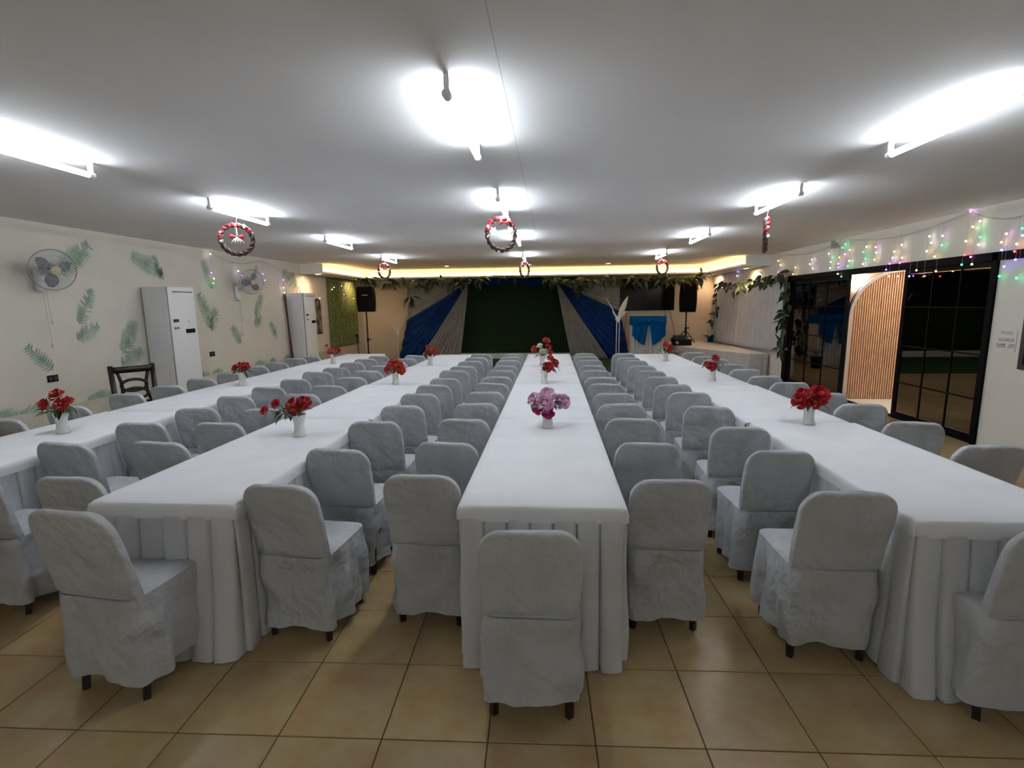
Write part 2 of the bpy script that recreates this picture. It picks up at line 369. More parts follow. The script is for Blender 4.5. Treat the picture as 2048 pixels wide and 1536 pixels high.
# ------------------------------------------------------------------ tables: four rows of four
TL = 1.745
rows = [(-3.57, 2.35, .73, 'far left', 'far left row'), (-1.81, 2.10, .71, 'left', 'left row'), (-.043, 2.14, .745, 'centre', 'centre row'), (1.86, 2.07, .745, 'right', 'right row')]
def skirt_mesh(w, front, seed, L):
    rnd = random.Random(seed); m = MB(); hw = w / 2 - .006
    pts = []
    if front: path = [((-hw, L), (-hw, 0)), ((-hw, 0), (hw, 0)), ((hw, 0), (hw, L))]
    else: path = [((-hw, L), (-hw, 0)), ((hw, 0), (hw, L))]
    chains = [path] if front else [[path[0]], [path[1]]]
    for ch in chains:
        P = []
        for (a, b) in ch:
            d = Vector(b) - Vector(a); l = d.length; d.normalize(); nrm = Vector((d.y, -d.x))
            n = max(2, int(round(l / .112))); pl = l / n
            for k in range(n):
                jit = rnd.uniform(.7, 1.3)
                for q, off in ((.0, -1.6), (.04, .5), (.10, 1), (.45, 1), (.8, .8), (.94, .5), (.985, -1.6)):
                    P.append((Vector(a) + d * (pl * (k + q)), nrm, off * jit, k + rnd.random() * .3))
        K = len(P) - 1; NV = 9
        def fn(u, v, P=P, K=K):
            p, nr, off, k = P[min(int(round(u * K)), K)]
            s = 1 - v                                   # v=1 top
            fr_ = max(0, -nr.y)
            flare = .004 + (.006 + .046 * fr_) * s ** 1.3
            amp = .006 + .004 * fr_ + (.010 + .016 * fr_) * s
            wob = .022 * s * noise.noise((p.x * 6 + seed, p.y * 6, s * 2))
            q = p + nr * (flare + amp * off + wob)
            return (q.x, q.y, .690 * v + .006 * abs(math.sin(k * 2.1)) * (1 - v))
        m.grid(fn, K, NV)
    return m.mesh('skirt', M_SKIRT, True)
def top_mesh(w, L, front):
    """cloth stretched over the board, hanging a hand's width, rounded edges"""
    m = MB(); h = w / 2
    prof = [(-h - .012, -.065), (-h - .011, -.03), (-h - .006, -.008), (-h + .006, 0), (-h + .05, .001), (0, .0015), (h - .05, .001), (h - .006, 0), (h + .006, -.008), (h + .011, -.03), (h + .012, -.065)]
    ys = [.003, .018] + [L * k / 11 for k in range(1, 10)] + [L - .018, L - .003]
    vs = []
    for iy, y in enumerate(ys):
        for x, z in prof: vs.append((x, y, .75 + z + .0015 * noise.noise((x * 5, y * 5, w * 9)) - (.007 if iy in (0, 12) else 0)))
    n = len(prof)
    m.add(vs, [(j * n + i, j * n + i + 1, (j + 1) * n + i + 1, (j + 1) * n + i) for j in range(12) for i in range(n - 1)])
    if front:
        fv = []
        for r_i, (dy, drop) in enumerate([(0, .004), (-.007, .010), (-.012, .028), (-.014, .048), (-.013, .070)]):
            for ix, (x, z) in enumerate(prof):
                fv.append((x, .002 + dy - .003 * math.sin(ix * 1.7) * r_i / 4, .75 + min(z, -drop) - (.004 if z < -drop else 0) + (.005 * math.sin(ix * .8 + w * 9) * r_i / 4)))
        m.add(fv, [(j * n + i, (j + 1) * n + i, (j + 1) * n + i + 1, j * n + i + 1) for j in range(4) for i in range(n - 1)])
    return m.mesh('tablecloth', M_TABLE, True)
leg_t = MB().cyl((0, 0, 0), (0, 0, .71), .014, n=8).mesh('leg', M_STEELD)
for ri, (rx, ry, rw, rn, rg) in enumerate(rows):
    bm_ = MB().box((-rw / 2 + .01, .01, .71), (rw / 2 - .01, TL - .01, .742)).mesh('tabletop', M_WHITE)
    for k in range(4):
        t = thing('banquet_table', f'white clothed banquet table with pleated skirt, {ORD[k]} from the front in the {rn} row', 'table', (rx + (.02, .03, 0, -.03)[ri] * k, ry + k * TL, 0), 0, f'banquet tables of the {rg}')
        inst('tabletop', bm_, t); inst('tablecloth', top_mesh(rw, TL, k == 0), t)
        inst('skirt', skirt_mesh(rw, k == 0, ri * 10 + min(k, 2), TL), t)
        for sx in (-1, 1):
            for yy in (.2, TL - .2): inst('leg', leg_t, t, (sx * (rw / 2 - .1), yy, 0))

# ------------------------------------------------------------------ covered chairs
def cover_mesh(seed):
    rnd = random.Random(seed); m = MB(); o = seed * 7.3
    a, yf, yb, rc = .194, .205, -.188, .045
    N = 84
    def ring(t):
        segs = []; per = []
        W, D = 2 * a, yf - yb
        # straight lengths around a rounded rectangle, starting at rear left
        ls = [W - 2 * rc, PI / 2 * rc, D - 2 * rc, PI / 2 * rc, W - 2 * rc, PI / 2 * rc, D - 2 * rc, PI / 2 * rc]
        d = t * sum(ls); i = 0
        while d > ls[i] and i < 7: d -= ls[i]; i += 1
        f = d / ls[i]
        cs = [(a - rc, yb + rc), (a - rc, yf - rc), (-a + rc, yf - rc), (-a + rc, yb + rc)]
        if i == 0: return (-a + rc + f * ls[0], yb), (0, -1), t
        if i == 2: return (a, yb + rc + f * ls[2]), (1, 0), t
        if i == 4: return (a - rc - f * ls[4], yf), (0, 1), t
        if i == 6: return (-a, yf - rc - f * ls[6]), (-1, 0), t
        c = cs[(i - 1) // 2]; ang = [-PI / 2, 0, PI / 2, PI][(i - 1) // 2] + f * PI / 2
        nx, ny = math.cos(ang), math.sin(ang)
        return (c[0] + rc * nx, c[1] + rc * ny), (nx, ny), t
    rings = [ring(k / N) for k in range(N)]
    NV = 14
    ph = [rnd.uniform(0, 6.28) for _ in range(6)]
    def skirt(u, v):
        (x, y), (nx, ny), t = rings[int(round(u * N)) % N]
        s = v                                     # 0 at the seat edge, 1 at the hem
        rear = max(0, -ny) ** 3
        side = 1 - rear
        fold = math.sin(2 * PI * 7 * t + ph[0]) + .7 * math.sin(2 * PI * 11 * t + ph[1]) + .5 * math.sin(2 * PI * 17 * t + ph[2])
        off = .006 + .010 * rear * (1 - s) + s * (.006 + .010 * max(0, ny)) + (.013 * side + .005) * fold * s ** .8 + .022 * noise.noise((x * 7 + o, y * 7, s * 2.2)) * min(1, s * 3)
        # tension swags on the rear panel
        off += rear * .009 * math.sin(14 * (s * .5 + abs(x) * 2.2) + ph[3]) * math.sin(PI * min(1, s * 1.1))
        hem = .075 + .028 * noise.noise((math.cos(2 * PI * t) * 1.6 + o, math.sin(2 * PI * t) * 1.6, 3.3)) + .020 * max(0, ny)
        z = .447 + (hem - .447) * s
        if s == 0: z = .452
        return (x + nx * off, y + ny * off, z)
    m.grid(skirt, N, NV, wrap=True)
    # seat
    def seat(u, v):
        (x, y), (nx, ny), t = rings[int(round(u * N)) % N]
        k = [1, .96, .85, .5, .0][int(round(v * 4))]
        cy = .01
        return (x * k + (nx * .006 if v == 0 else 0), cy + (y - cy) * k + (ny * .006 if v == 0 else 0), .452 + [0, .008, .012, .013, .012][int(round(v * 4))] + .003 * noise.noise((x * k * 9 + o, y * k * 9, 1)))
    m.grid(seat, N, 4, wrap=True)
    # back bag
    NB = 80; zs = [.405, .43, .45, .47, .50, .53, .56, .59, .62, .65, .68, .705, .73, .75, .768, .784, .798, .810, .819, .826, .8305]
    ridges = [(rnd.uniform(-.12, .12), rnd.uniform(-.7, .7), rnd.uniform(.018, .035), rnd.uniform(-.014, .016)) for _ in range(5)]
    top = .832; rcn = .098
    tilt = rnd.uniform(-.006, .006)
    def back(u, v):
        z = zs[int(round(v * (len(zs) - 1)))]
        f = max(0, (z - .44) / .39)
        hw = .196 + .006 * math.sin(f * PI) + .004 * f
        if z > top - rcn:
            q = (z - (top - rcn)) / rcn; hw = hw - rcn + rcn * math.sqrt(max(0.0, 1 - q * q)) * 1.0
            hw = max(hw, .02)
        th = .032 - .009 * f
        if z > .815: th *= math.sqrt(max(.05, 1 - ((z - .815) / .0165) ** 2))
        tt = 2 * PI * u; cx, sy = math.cos(tt), math.sin(tt)
        ex = 2 / 6.0
        x = hw * math.copysign(abs(cx) ** ex, cx); y = th * math.copysign(abs(sy) ** (2 / 5.0), sy)
        yc = -.163 - .085 * f ** 1.15
        rear = 1 if sy < 0 else 0
        wrk = 0
        if rear:
            wrk += .008 * (1 - (x / .2) ** 2) * math.sin(min(1, f * 1.1) * PI)                       # cloth sags in between the posts
            dgl = math.sin(26 * (x * math.cos(ph[4]) + z * .8 * math.sin(ph[4])) + ph[5])
            wrk += .0075 * dgl * (1 - (x / .215) ** 4) * math.sin(PI * min(1, max(0, f)))
        for x0, sl_, wd_, am_ in ridges: wrk += am_ * math.exp(-((x - x0 - sl_ * (z - .62)) / wd_) ** 2) * (1 - (x / .215) ** 6) * math.sin(PI * min(1, max(.02, f)))
        wrk += .010 * noise.noise((x * 7 + o, z * 6, rear * 4))
        if z < .47: wrk += .010 * rear
        return (x + .003 * noise.noise((z * 11, o, sy)), yc + y + wrk, z + tilt * x / .2 + (.004 * noise.noise((x * 9, o, 5)) if z > .75 else 0))
    m.grid(back, NB, len(zs) - 1, wrap=True)
    k0 = len(m.v) - NB; m.f.append(tuple(k0 + i for i in range(NB)))
    me = m.mesh('chair_cover', M_COVER, True); return me
covers = [cover_mesh(s) for s in range(6)]
cleg_f = MB().tube([(0, 0, .43), (0, .005, 0)], [.021, .017], 4).mesh('leg', M_LEG)
cleg_r = MB().tube([(0, 0, .43), (0, -.002, .2), (0, -.022, 0)], [.021, .021, .019], 4).mesh('leg', M_LEG)
chair_n = 0
def chair(x, y, rz, label, grp, sc=1.0):
    """x, y: where the chair's back top is"""
    global chair_n
    rz = math.radians(rz)
    c, s = math.cos(rz), math.sin(rz); oy = .235
    t = thing('covered_chair', label, 'chair', (x - s * oy, y + c * oy, 0), rz, grp)
    t.scale = (sc * .95, sc, sc)
    inst('chair_cover', covers[chair_n % 6] if chair_n else covers[0], t)
    for lx in (-.160, .160):
        inst('leg', cleg_f, t, (lx, .165, 0)); inst('leg', cleg_r, t, (lx, -.138, 0))
    chair_n += 1
    return t
rnd = random.Random(21)
cols = {
 ('left side of the centre row', 'chairs left of the centre tables'): [(-.63, 2.30), (-.63, 2.90), (-.63, 3.495), (-.63, 4.10), (-.63, 4.70), (-.63, 5.22), (-.63, 5.74), (-.63, 6.29), (-.63, 6.81), (-.63, 7.33), (-.63, 7.86), (-.63, 8.38)],
 ('right side of the centre row', 'chairs right of the centre tables'): [(0.565, 2.32), (0.570, 2.94), (0.575, 3.54), (0.566, 4.06), (0.567, 4.59), (0.560, 5.16), (0.560, 5.70), (0.555, 6.27), (0.550, 6.80), (0.550, 7.30), (0.550, 7.82), (0.550, 8.33)],
 ('right side of the left row', 'chairs right of the left tables'): [(-1.262, 2.15), (-1.25, 2.76), (-1.25, 3.40), (-1.235, 4.02), (-1.235, 4.58), (-1.22, 5.10), (-1.21, 5.62), (-1.20, 6.14), (-1.19, 6.68), (-1.18, 7.25), (-1.175, 7.81), (-1.17, 8.30)],
 ('left side of the left row', 'chairs left of the left tables'): [(-2.40, 2.23), (-2.40, 2.82), (-2.38, 3.36), (-2.365, 3.89), (-2.345, 4.50), (-2.33, 5.06), (-2.315, 5.62), (-2.305, 6.14), (-2.29, 6.66), (-2.285, 7.18), (-2.28, 7.70), (-2.275, 8.25)],
 ('right side of the far left row', 'chairs right of the far left tables'): [(-3.0, 2.24), (-2.99, 2.79), (-2.98, 3.36), (-2.97, 3.93), (-2.965, 4.45), (-2.96, 5.0), (-2.94, 5.53), (-2.92, 6.05), (-2.91, 6.57), (-2.89, 7.09), (-2.89, 7.63), (-2.88, 8.2)],
 ('left side of the far left row', 'chairs left of the far left tables'): [(-4.13, 3.40), (-4.12, 3.93), (-4.12, 4.53), (-4.11, 5.05), (-4.11, 5.58), (-4.10, 6.11), (-4.09, 6.65), (-4.08, 7.18), (-4.07, 7.72), (-4.06, 8.19)],
 ('left side of the right row', 'chairs left of the right tables'): [(1.265, 2.15), (1.28, 2.82), (1.26, 3.37), (1.25, 4.02), (1.25, 4.61), (1.235, 5.16), (1.225, 5.69), (1.215, 6.21), (1.20, 6.73), (1.19, 7.26), (1.185, 7.79), (1.175, 8.28)],
 ('right side of the right row', 'chairs right of the right tables'): [(2.44, 2.92), (2.44, 3.51), (2.44, 4.10), (2.43, 4.62), (2.40, 5.22), (2.39, 5.79), (2.37, 6.33), (2.36, 6.85), (2.355, 7.40), (2.34, 7.89), (2.33, 8.46)],
}
for (side, grp), L in cols.items():
    for k, (x, y) in enumerate(L):
        chair(x, y, rnd.uniform(-4, 4) + (-3 if side == 'right side of the left row' else 0), f'white covered chair, {ORD[k]} from the front, {side}', grp, rnd.uniform(.985, 1.015))
chair(-.08, 1.73, 0, 'white covered chair at the front end of the centre table row, nearest the camera', 'chairs at the table ends')
chair(-1.885, 1.745, -7, 'white covered chair at the front end of the left row', 'chairs at the table ends', 1.045)
chair(1.83, 1.83, 2, 'white covered chair at the front end of the right table row, cut by the frame', 'chairs at the table ends')

# ------------------------------------------------------------------ vases and bouquets
def rose_mesh(name, m_, open_=1.0, seed=0):
    r = random.Random(seed); m = MB()
    m.ball((0, 0, .012), .012, 8, 5, (1, 1, 1.2))
    for layer, (n, rad, h, ang) in enumerate([(3, .014, .026, .25), (4, .022, .026, .55), (5, .030, .022, .95)]):
        for k in range(n):
            a = 2 * PI * (k + layer * .4) / n + r.uniform(-.15, .15)
            def pt(u, v, a=a, rad=rad * open_, h=h, ang=ang, n=n):
                wd = 2.6 / n * (.55 + .6 * v); aa = a + (u - .5) * wd * 2
                rr = .006 + rad * (v ** .8) * (1 - .15 * (2 * u - 1) ** 2); zz = h * v * math.cos(ang * v) + .004 * math.sin(6 * u + k) * v - .004 * layer
                return (rr * math.cos(aa), rr * math.sin(aa), zz + .004)
            m.grid(pt, 4, 3)
    me = m.mesh(name, m_, True); return me
def leaf_mesh(name, m_, L=.06, W=.022, curve=.25, nseg=5, th=0):
    m = MB(); vs = []; fs = []
    for i in range(nseg + 1):
        t = i / nseg; wd = W * math.sin(PI * (t ** .75) * .97 + .05) * .5; z = -curve * L * t * t
        x = L * t
        vs += [(x, -wd, z + wd * .35), (x, 0, z), (x, wd, z + wd * .35)]
    for i in range(nseg): b = i * 3; fs += [(b, b + 3, b + 4, b + 1), (b + 1, b + 4, b + 5, b + 2)]
    m.add(vs, fs); return m.mesh(name, m_, True)
roses = {'red': rose_mesh('rose', M_RED), 'scarlet': rose_mesh('rose', M_REDO, 1, 2), 'pink': rose_mesh('rose', M_PINK, 1.15, 3), 'magenta': rose_mesh('rose', M_MAG, 1, 4), 'white': rose_mesh('rose', M_CREAM, .9, 5)}
leafs = [leaf_mesh('leaf', M_LEAF), leaf_mesh('leaf', M_LEAFL, .05, .02)]
vprof = [(.042, 0), (.045, .004), (.040, .025), (.034, .055), (.033, .08), (.037, .11), (.046, .14), (.052, .153), (.048, .153), (.043, .138), (.033, .105), (.0, .10)]
vase_m = MB()
def ribbed(prof):
    out = []
    for i in range(len(prof) - 1):
        (r0, z0), (r1, z1) = prof[i], prof[i + 1]
        n = 4 if abs(z1 - z0) > .015 else 1
        for k in range(n): t = k / n; out.append((r0 + (r1 - r0) * t + (.0013 if (k % 2 and i < 7) else 0), z0 + (z1 - z0) * t))
    out.append(prof[-1]); return out
vase_me = MB().lathe(ribbed(vprof), 24).mesh('vase', M_VASE, True)
def set_vase(x, y, lab, bl, flowers, leaves, seed, lean=(0, 0)):
    r = random.Random(seed)
    v = inst('flower_vase', vase_me, None, (x, y, .752), (0, 0, r.uniform(0, 6))); tag(v, lab, 'vase', 'white ribbed vases on the tables')
    t = thing('rose_bouquet', bl, 'bouquet', (x, y, .86), 0, 'artificial rose bouquets')
    st = MB()
    for (dx, dz, dy, kind, s) in flowers:
        p = Vector((dx * 1.05, dy, dz * .82)); st.tube([(0, 0, 0), p * .5 + Vector((0, 0, .01)), p], .003, 5)
        o = inst('rose', roses[kind], t, p, (0, 0, 0), s * 1.22)
        d = (p + Vector((0, -.10, -.03))).normalized(); o.rotation_euler = d.to_track_quat('Z', 'Y').to_euler()
    for k in range(leaves):
        a = r.uniform(0, 2 * PI); rad = r.uniform(.02, .075); z = r.uniform(.04, .10)
        o = inst('leaf', leafs[k % 2], t, (lean[0] + rad * math.cos(a), rad * math.sin(a), z), (0, r.uniform(-.5, .7), a), r.uniform(1.1, 1.8))
        st.tube([(0, 0, 0), (lean[0] * .5, 0, z * .6), (lean[0] + rad * math.cos(a), rad * math.sin(a), z)], .0022, 4)
    st.build('stems', M_LEAF, t)
R = 'red'; B3 = [(-.055, .13, -.03, R, 1.35), (.05, .13, -.03, R, 1.25), (0, .20, 0, R, 1.3), (.01, .13, .06, R, 1.1)]
set_vase(-3.569, 3.337, 'white ribbed vase on the far left table row, nearest', 'three big red roses in the nearest vase of the far left row', B3, 20, 1)
set_vase(-3.60, 5.57, 'white ribbed vase on the far left table row, middle one', 'small dark red bouquet in the middle vase of the far left row', [(-.05, .10, -.02, R, 1.1), (.0, .13, 0, R, 1.3), (.06, .13, -.02, R, 1.35), (-.07, .12, .02, 'scarlet', .9)], 16, 2)
set_vase(-3.453, 7.73, 'white ribbed vase on the far left table row, farthest', 'small red bouquet in the farthest vase of the far left row', [(-.08, .20, 0, R, .8), (-.02, .10, -.03, 'scarlet', 1.3), (.05, .10, 0, 'scarlet', 1.3), (.08, .12, .02, R, 1.0)], 14, 3)
set_vase(-1.753, 3.306, 'white ribbed vase on the left table row, nearest', 'red buds and berry sprays leaning left out of the nearest left row vase', [(-.21, .09, 0, R, 1.15), (-.13, .14, 0, R, 1.2), (.0, .13, -.03, R, 1.55), (.045, .15, 0, R, 1.25), (-.03, .10, .04, R, .9)], 34, 4, (-.05, 0))
set_vase(-1.79, 5.64, 'white ribbed vase on the left table row, middle one', 'bright scarlet dome bouquet in the middle left row vase', [(-.07, .07, -.02, 'scarlet', 1.25), (.07, .06, -.02, 'scarlet', 1.25), (0, .09, -.05, 'scarlet', 1.3), (-.04, .13, 0, 'scarlet', 1.3), (.045, .12, 0, 'scarlet', 1.3), (0, .17, .01, 'scarlet', 1.2), (.0, .12, .05, 'scarlet', 1.2)], 10, 5)
set_vase(-1.827, 7.49, 'white ribbed vase on the left table row, farthest', 'loose red rose bouquet in the farthest left row vase', [(-.03, .20, 0, R, 1.0), (.0, .10, -.03, 'scarlet', 1.4), (.07, .12, 0, 'scarlet', 1.1), (-.05, .09, .02, R, 1.0)], 14, 6)
set_vase(-.027, 3.60, 'white ribbed vase on the centre table row, nearest', 'pink and magenta rose bouquet in the nearest centre vase', [(-.085, .115, -.01, 'pink', 1.25), (-.015, .10, -.06, 'pink', 1.45), (.0, .155, 0, 'pink', 1.35), (.07, .105, -.02, 'pink', 1.2), (.105, .10, 0, 'pink', 1.2), (-.06, .055, -.04, 'magenta', 1.25), (.005, .02, -.065, 'magenta', 1.15), (-.02, .10, .06, 'pink', 1.1), (.03, .075, -.06, 'white', .4), (-.10, .05, -.02, 'white', .4)], 22, 7)
set_vase(-.077, 5.71, 'white ribbed vase on the centre table row, middle one', 'deep red rose bouquet in the middle centre vase', [(.03, .09, -.03, R, 1.5), (.10, .14, 0, R, 1.35), (.06, .20, .01, 'scarlet', 1.1), (.05, .10, .04, R, 1.2)], 24, 8, (.05, 0))
set_vase(-.13, 7.32, 'white ribbed vase on the centre table row, farthest', 'red and white rose bouquet in the farthest centre vase', [(-.10, .16, 0, 'scarlet', 1.5), (.05, .30, 0, 'scarlet', 1.5), (-.03, .22, -.03, 'white', 1.2), (.0, .13, -.04, 'white', 1.2), (.08, .20, 0, 'scarlet', 1.2), (.05, .12, .02, 'white', 1.1), (.1, .10, .02, 'scarlet', 1.2)], 12, 9)
set_vase(1.874, 3.756, 'white ribbed vase on the right table row, nearest', 'huge bright red silk roses in the nearest right row vase', [(-.07, .08, -.02, R, 1.5), (-.05, .125, 0, R, 1.35), (.035, .13, -.03, R, 1.85), (.0, .08, -.05, R, 1.3), (.05, .10, .03, R, 1.4), (-.03, .125, -.04, 'white', .35), (.0, .06, -.07, 'white', .35)], 14, 10)
set_vase(1.843, 5.89, 'white ribbed vase on the right table row, middle one', 'single upright red rose bouquet in the middle right row vase', [(.02, .17, 0, R, 1.15), (-.02, .07, -.03, R, 1.35), (-.06, .09, 0, R, 1.0)], 18, 11)
set_vase(1.76, 7.92, 'white ribbed vase on the right table row, farthest', 'orange red bouquet in the farthest right row vase', [(.0, .16, 0, 'scarlet', 1.3), (.06, .12, 0, 'scarlet', 1.2), (.03, .07, -.03, 'scarlet', 1.1), (-.05, .08, 0, 'white', .6)], 24, 12)

# ------------------------------------------------------------------ left wall: palm decals
def decal_mesh(name, L, W, m_, seed, n=15, cut=0):
    r = random.Random(seed); m = MB()
    m.add([(0, -.006, 0), (L, -.003, 0), (L, .003, 0), (0, .006, 0)], [(0, 1, 2, 3)])
    for k in range(n):
        t = (k + .6) / n
        wl = W * .5 * (.55 + .55 * math.sin(PI * min(1, .15 + t * .85))) * r.uniform(.85, 1.1)
        for s in (-1, 1):
            if r.random() < .05: continue
            x = L * t; dx = wl * .42; w0 = L / n * .68
            tip = (x + dx, s * wl)
            pts = [(x - w0 * .55, 0), (x + dx * .5 - w0 * .5, s * wl * .55), tip, (x + dx * .5 + w0 * .45, s * wl * .5), (x + w0 * .45, 0)]
            if s < 0: pts = pts[::-1]
            m.add([(px_, py_, .0005) for px_, py_ in pts], [tuple(range(5))])
    m.add([(L * .02, 0, .0002)] + [(L * (.5 - .48 * math.cos(a * PI / 8)), W * .11 * math.sin(a * PI / 8), .0002) for a in range(1, 16)], [tuple(range(16))[::-1]])
    m.add([(L * .97, -.012, 0), (L * 1.06, 0, 0), (L * .97, .012, 0)], [(0, 1, 2)])
    if cut:      # clipped straight by the dado
        m.v = [(max(p[0], cut), p[1], p[2]) for p in m.v]
    return m
# base pixel, tip pixel, width/length, solid-looking
decs = [((116, 545), (178, 492), .45, 'beside the nearer wall fan'), ((160, 648), (184, 580), .42, 'below the nearer wall fan'), ((155, 680), (196, 650), .55, 'lying under the upright one below the nearer fan'),
        ((106, 740), (54, 694), .5, 'above the black socket near the corner'), ((326, 548), (264, 512), .45, 'above the nearer air conditioner, pointing left'), ((327, 560), (306, 512), .42, 'above the nearer air conditioner, pointing up'),
        ((247, 706), (270, 642), .5, 'left of the nearer air conditioner, upper'), ((243, 730), (284, 702), .6, 'left of the nearer air conditioner, lower'),
        ((426, 578), (405, 522), .45, 'right of the nearer air conditioner, at the top'), ((424, 656), (398, 588), .45, 'right of the nearer air conditioner, long one'), ((424, 662), (432, 618), .6, 'right of the nearer air conditioner, small upright'),
        ((511, 632), (524, 590), .5, 'below the farther wall fan, upright'), ((510, 652), (522, 632), .8, 'below the farther wall fan, wide lower one'), ((508, 560), (514, 534), .6, 'behind the farther wall fan'),
        ((483, 686), (464, 654), .6, 'left of the hanging cord near the farther fan'), ((554, 676), (541, 647), .6, 'between the farther fan and the farther air conditioner'), ((592, 572), (566, 545), .6, 'above the farther air conditioner, left'), ((593, 575), (585, 546), .6, 'above the farther air conditioner, right')]
for k, (b, tp, wr_, lb) in enumerate(decs):
    P0, P1 = atx(*b, XL + .004), atx(*tp, XL + .004); d = P1 - P0; L = d.length
    m = decal_mesh('palm_leaf_decal', L, L * wr_, M_DECAL, k, 15 if L > .4 else 11)
    X = d.normalized(); N = Vector((1, 0, 0)); Yv = N.cross(X)
    Mx = Matrix((X, Yv, N)).transposed().to_4x4(); Mx.translation = P0
    o = m.build('palm_leaf_decal', M_DECAL if k % 3 else M_DECALD); o.matrix_world = Mx
    tag(o, 'palm leaf sticker ' + lb, 'wall sticker', 'palm leaf wall stickers')
low = [((5, 835), .28, 'at the wall foot, nearest'), ((78, 828), .4, 'at the wall foot beside the nearest red roses'), ((200, 795), .34, 'at the wall foot before the dark wooden chair'), ((405, 748), .3, 'at the wall foot right of the nearer air conditioner'), ((434, 742), .26, 'at the wall foot below the small socket'), ((520, 726), .34, 'at the wall foot below the hanging cord'), ((545, 721), .24, 'at the wall foot left of the red pole'), ((574, 714), .3, 'at the wall foot by the red pole')]
for k, (b, Wd, lb) in enumerate(low):
    P0 = atx(*b, XL + .004); m = MB(); r = random.Random(k + 90)
    for q in range(11):
        y = -Wd / 2 + Wd * q / 10; h = .10 * (.45 + .55 * math.sin(PI * (q + 1) / 12)) * r.uniform(.8, 1.2)
        m.add([(0, y - Wd / 24, 0), (0, y + Wd / 28, 0), (0, y + Wd / 40 + .03, h * .6), (0, y + .045, h), (0, y - Wd / 30 + .02, h * .6)], [(0, 1, 2, 3, 4)])
    o = m.build('palm_leaf_decal', M_DECAL); o.location = (XL + .004, P0.y, .502); tag(o, 'cut-off green palm leaf sticker ' + lb, 'wall sticker', 'palm leaf wall stickers')

# sockets
for (p, lb) in [((105, 757), 'black wall socket below the palm sticker, nearer one'), ((424, 708), 'small black wall socket right of the nearer air conditioner')]:
    c = atx(*p, XL); t = thing('wall_socket', lb, 'socket', c)
    MB().box((0, -.065, -.04), (.012, .065, .04), .004).build('plate', M_BLACK, t)
    for s in (-1, 1): MB().box((.012, s * .032 - .02, -.022), (.015, s * .032 + .02, .022)).build('module', M_GREYP if 0 else mat('module_dark', (.05, .04, .06), .3), t)

# wall fans
def wall_fan(c, base, label, blade_stop, tilt):
    t = thing('wall_fan', label, 'fan', (XL, base.y, base.z))
    MB().box((0, -.06, -.17), (.075, .06, .10), .03).build('base', M_PLASTIC, t, True)
    ctr = Vector((c.x - XL, c.y - base.y, c.z - base.z))
    MB().tube([(.05, 0, .03), (.14, ctr.y * .3, .07), ctr - Vector((.1, 0, 0))], [.035, .03, .04], 10).build('arm', M_PLASTIC, t, True)
    ax = Vector((1, tilt, -.18)).normalized(); q = ax.to_track_quat('Z', 'Y').to_matrix().to_4x4(); q.translation = ctr
    MB().lathe([(.02, -.20), (.06, -.18), (.075, -.12), (.07, -.04), (.03, -.02)], 18).xf(q).build('motor', M_GREYP, t, True)
    cg = MB(); RR = .225
    for zf in (.055, -.045):
        cg.tube([(RR * math.cos(a * PI / 18), RR * math.sin(a * PI / 18), 0) for a in range(36)], .006, 6, closed=True)
        n = 48
        for k in range(n):
            a = 2 * PI * k / n; pts = []
            for s in range(7):
                f = .045 + (RR - .045) * s / 6; pts.append((f * math.cos(a + .25 * (s / 6)), f * math.sin(a + .25 * (s / 6)), zf * math.sqrt(max(0, 1 - (f / RR) ** 2.2))))
            cg.tube(pts, .0014, 3, caps=False)
        for rr in (.10, .165):
            cg.tube([(rr * math.cos(a * PI / 15), rr * math.sin(a * PI / 15), zf * math.sqrt(max(0, 1 - (rr / RR) ** 2.2))) for a in range(30)], .0018, 4, closed=True)
    cg.xf(q).build('cage', mat('fan_wire', (.55, .57, .58), .35, metal=.3), t, True)
    MB().lathe([(0, .068), (.03, .066), (.05, .058), (.052, .05), (0, .048)], 20).xf(q).build('cage_badge', mat('fan_badge', (.55, .48, .30), .5), t, True)
    for k in range(3):
        b = MB(); a0 = 2 * PI * k / 3 + blade_stop
        b.grid(lambda u, v: ((.04 + .15 * v) * math.cos(a0 + (u - .5) * (1.1 * math.sin(PI * (.2 + .75 * v)))), (.04 + .15 * v) * math.sin(a0 + (u - .5) * (1.1 * math.sin(PI * (.2 + .75 * v)))), .02 * (u - .5) * 2), 6, 5)
        b.xf(q).build('blade', mat('fan_blade', (.20, .21, .22), .3), t, True, .003)
    MB().lathe([(0, .03), (.028, .025), (.032, -.02), (0, -.025)], 14).xf(q).build('hub', M_GREYP, t, True)
    for yo, l in ((.03, .36), (-.01, .62)):
        cd = MB().tube([(.06, yo, -.15), (.065, yo + .01, -.15 - l)], .002, 4); cd.lathe([(.003, 0), (.008, -.02), (.006, -.045), (0, -.05)], 8, (.065, yo + .01, -.15 - l))
        cd.build('pull_cord', M_GREYP, t)
b1 = atx(73, 553, XL); wall_fan(atx(106, 540, XL + .33), Vector((XL, b1.y, b1.z)), 'white wall fan on the left wall, nearer one', .4, -.35)
b2 = atx(471, 583, XL); wall_fan(atx(503, 564, XL + .33), Vector((XL, b2.y, b2.z)), 'white wall fan on the left wall, farther one', 1.2, -.55)

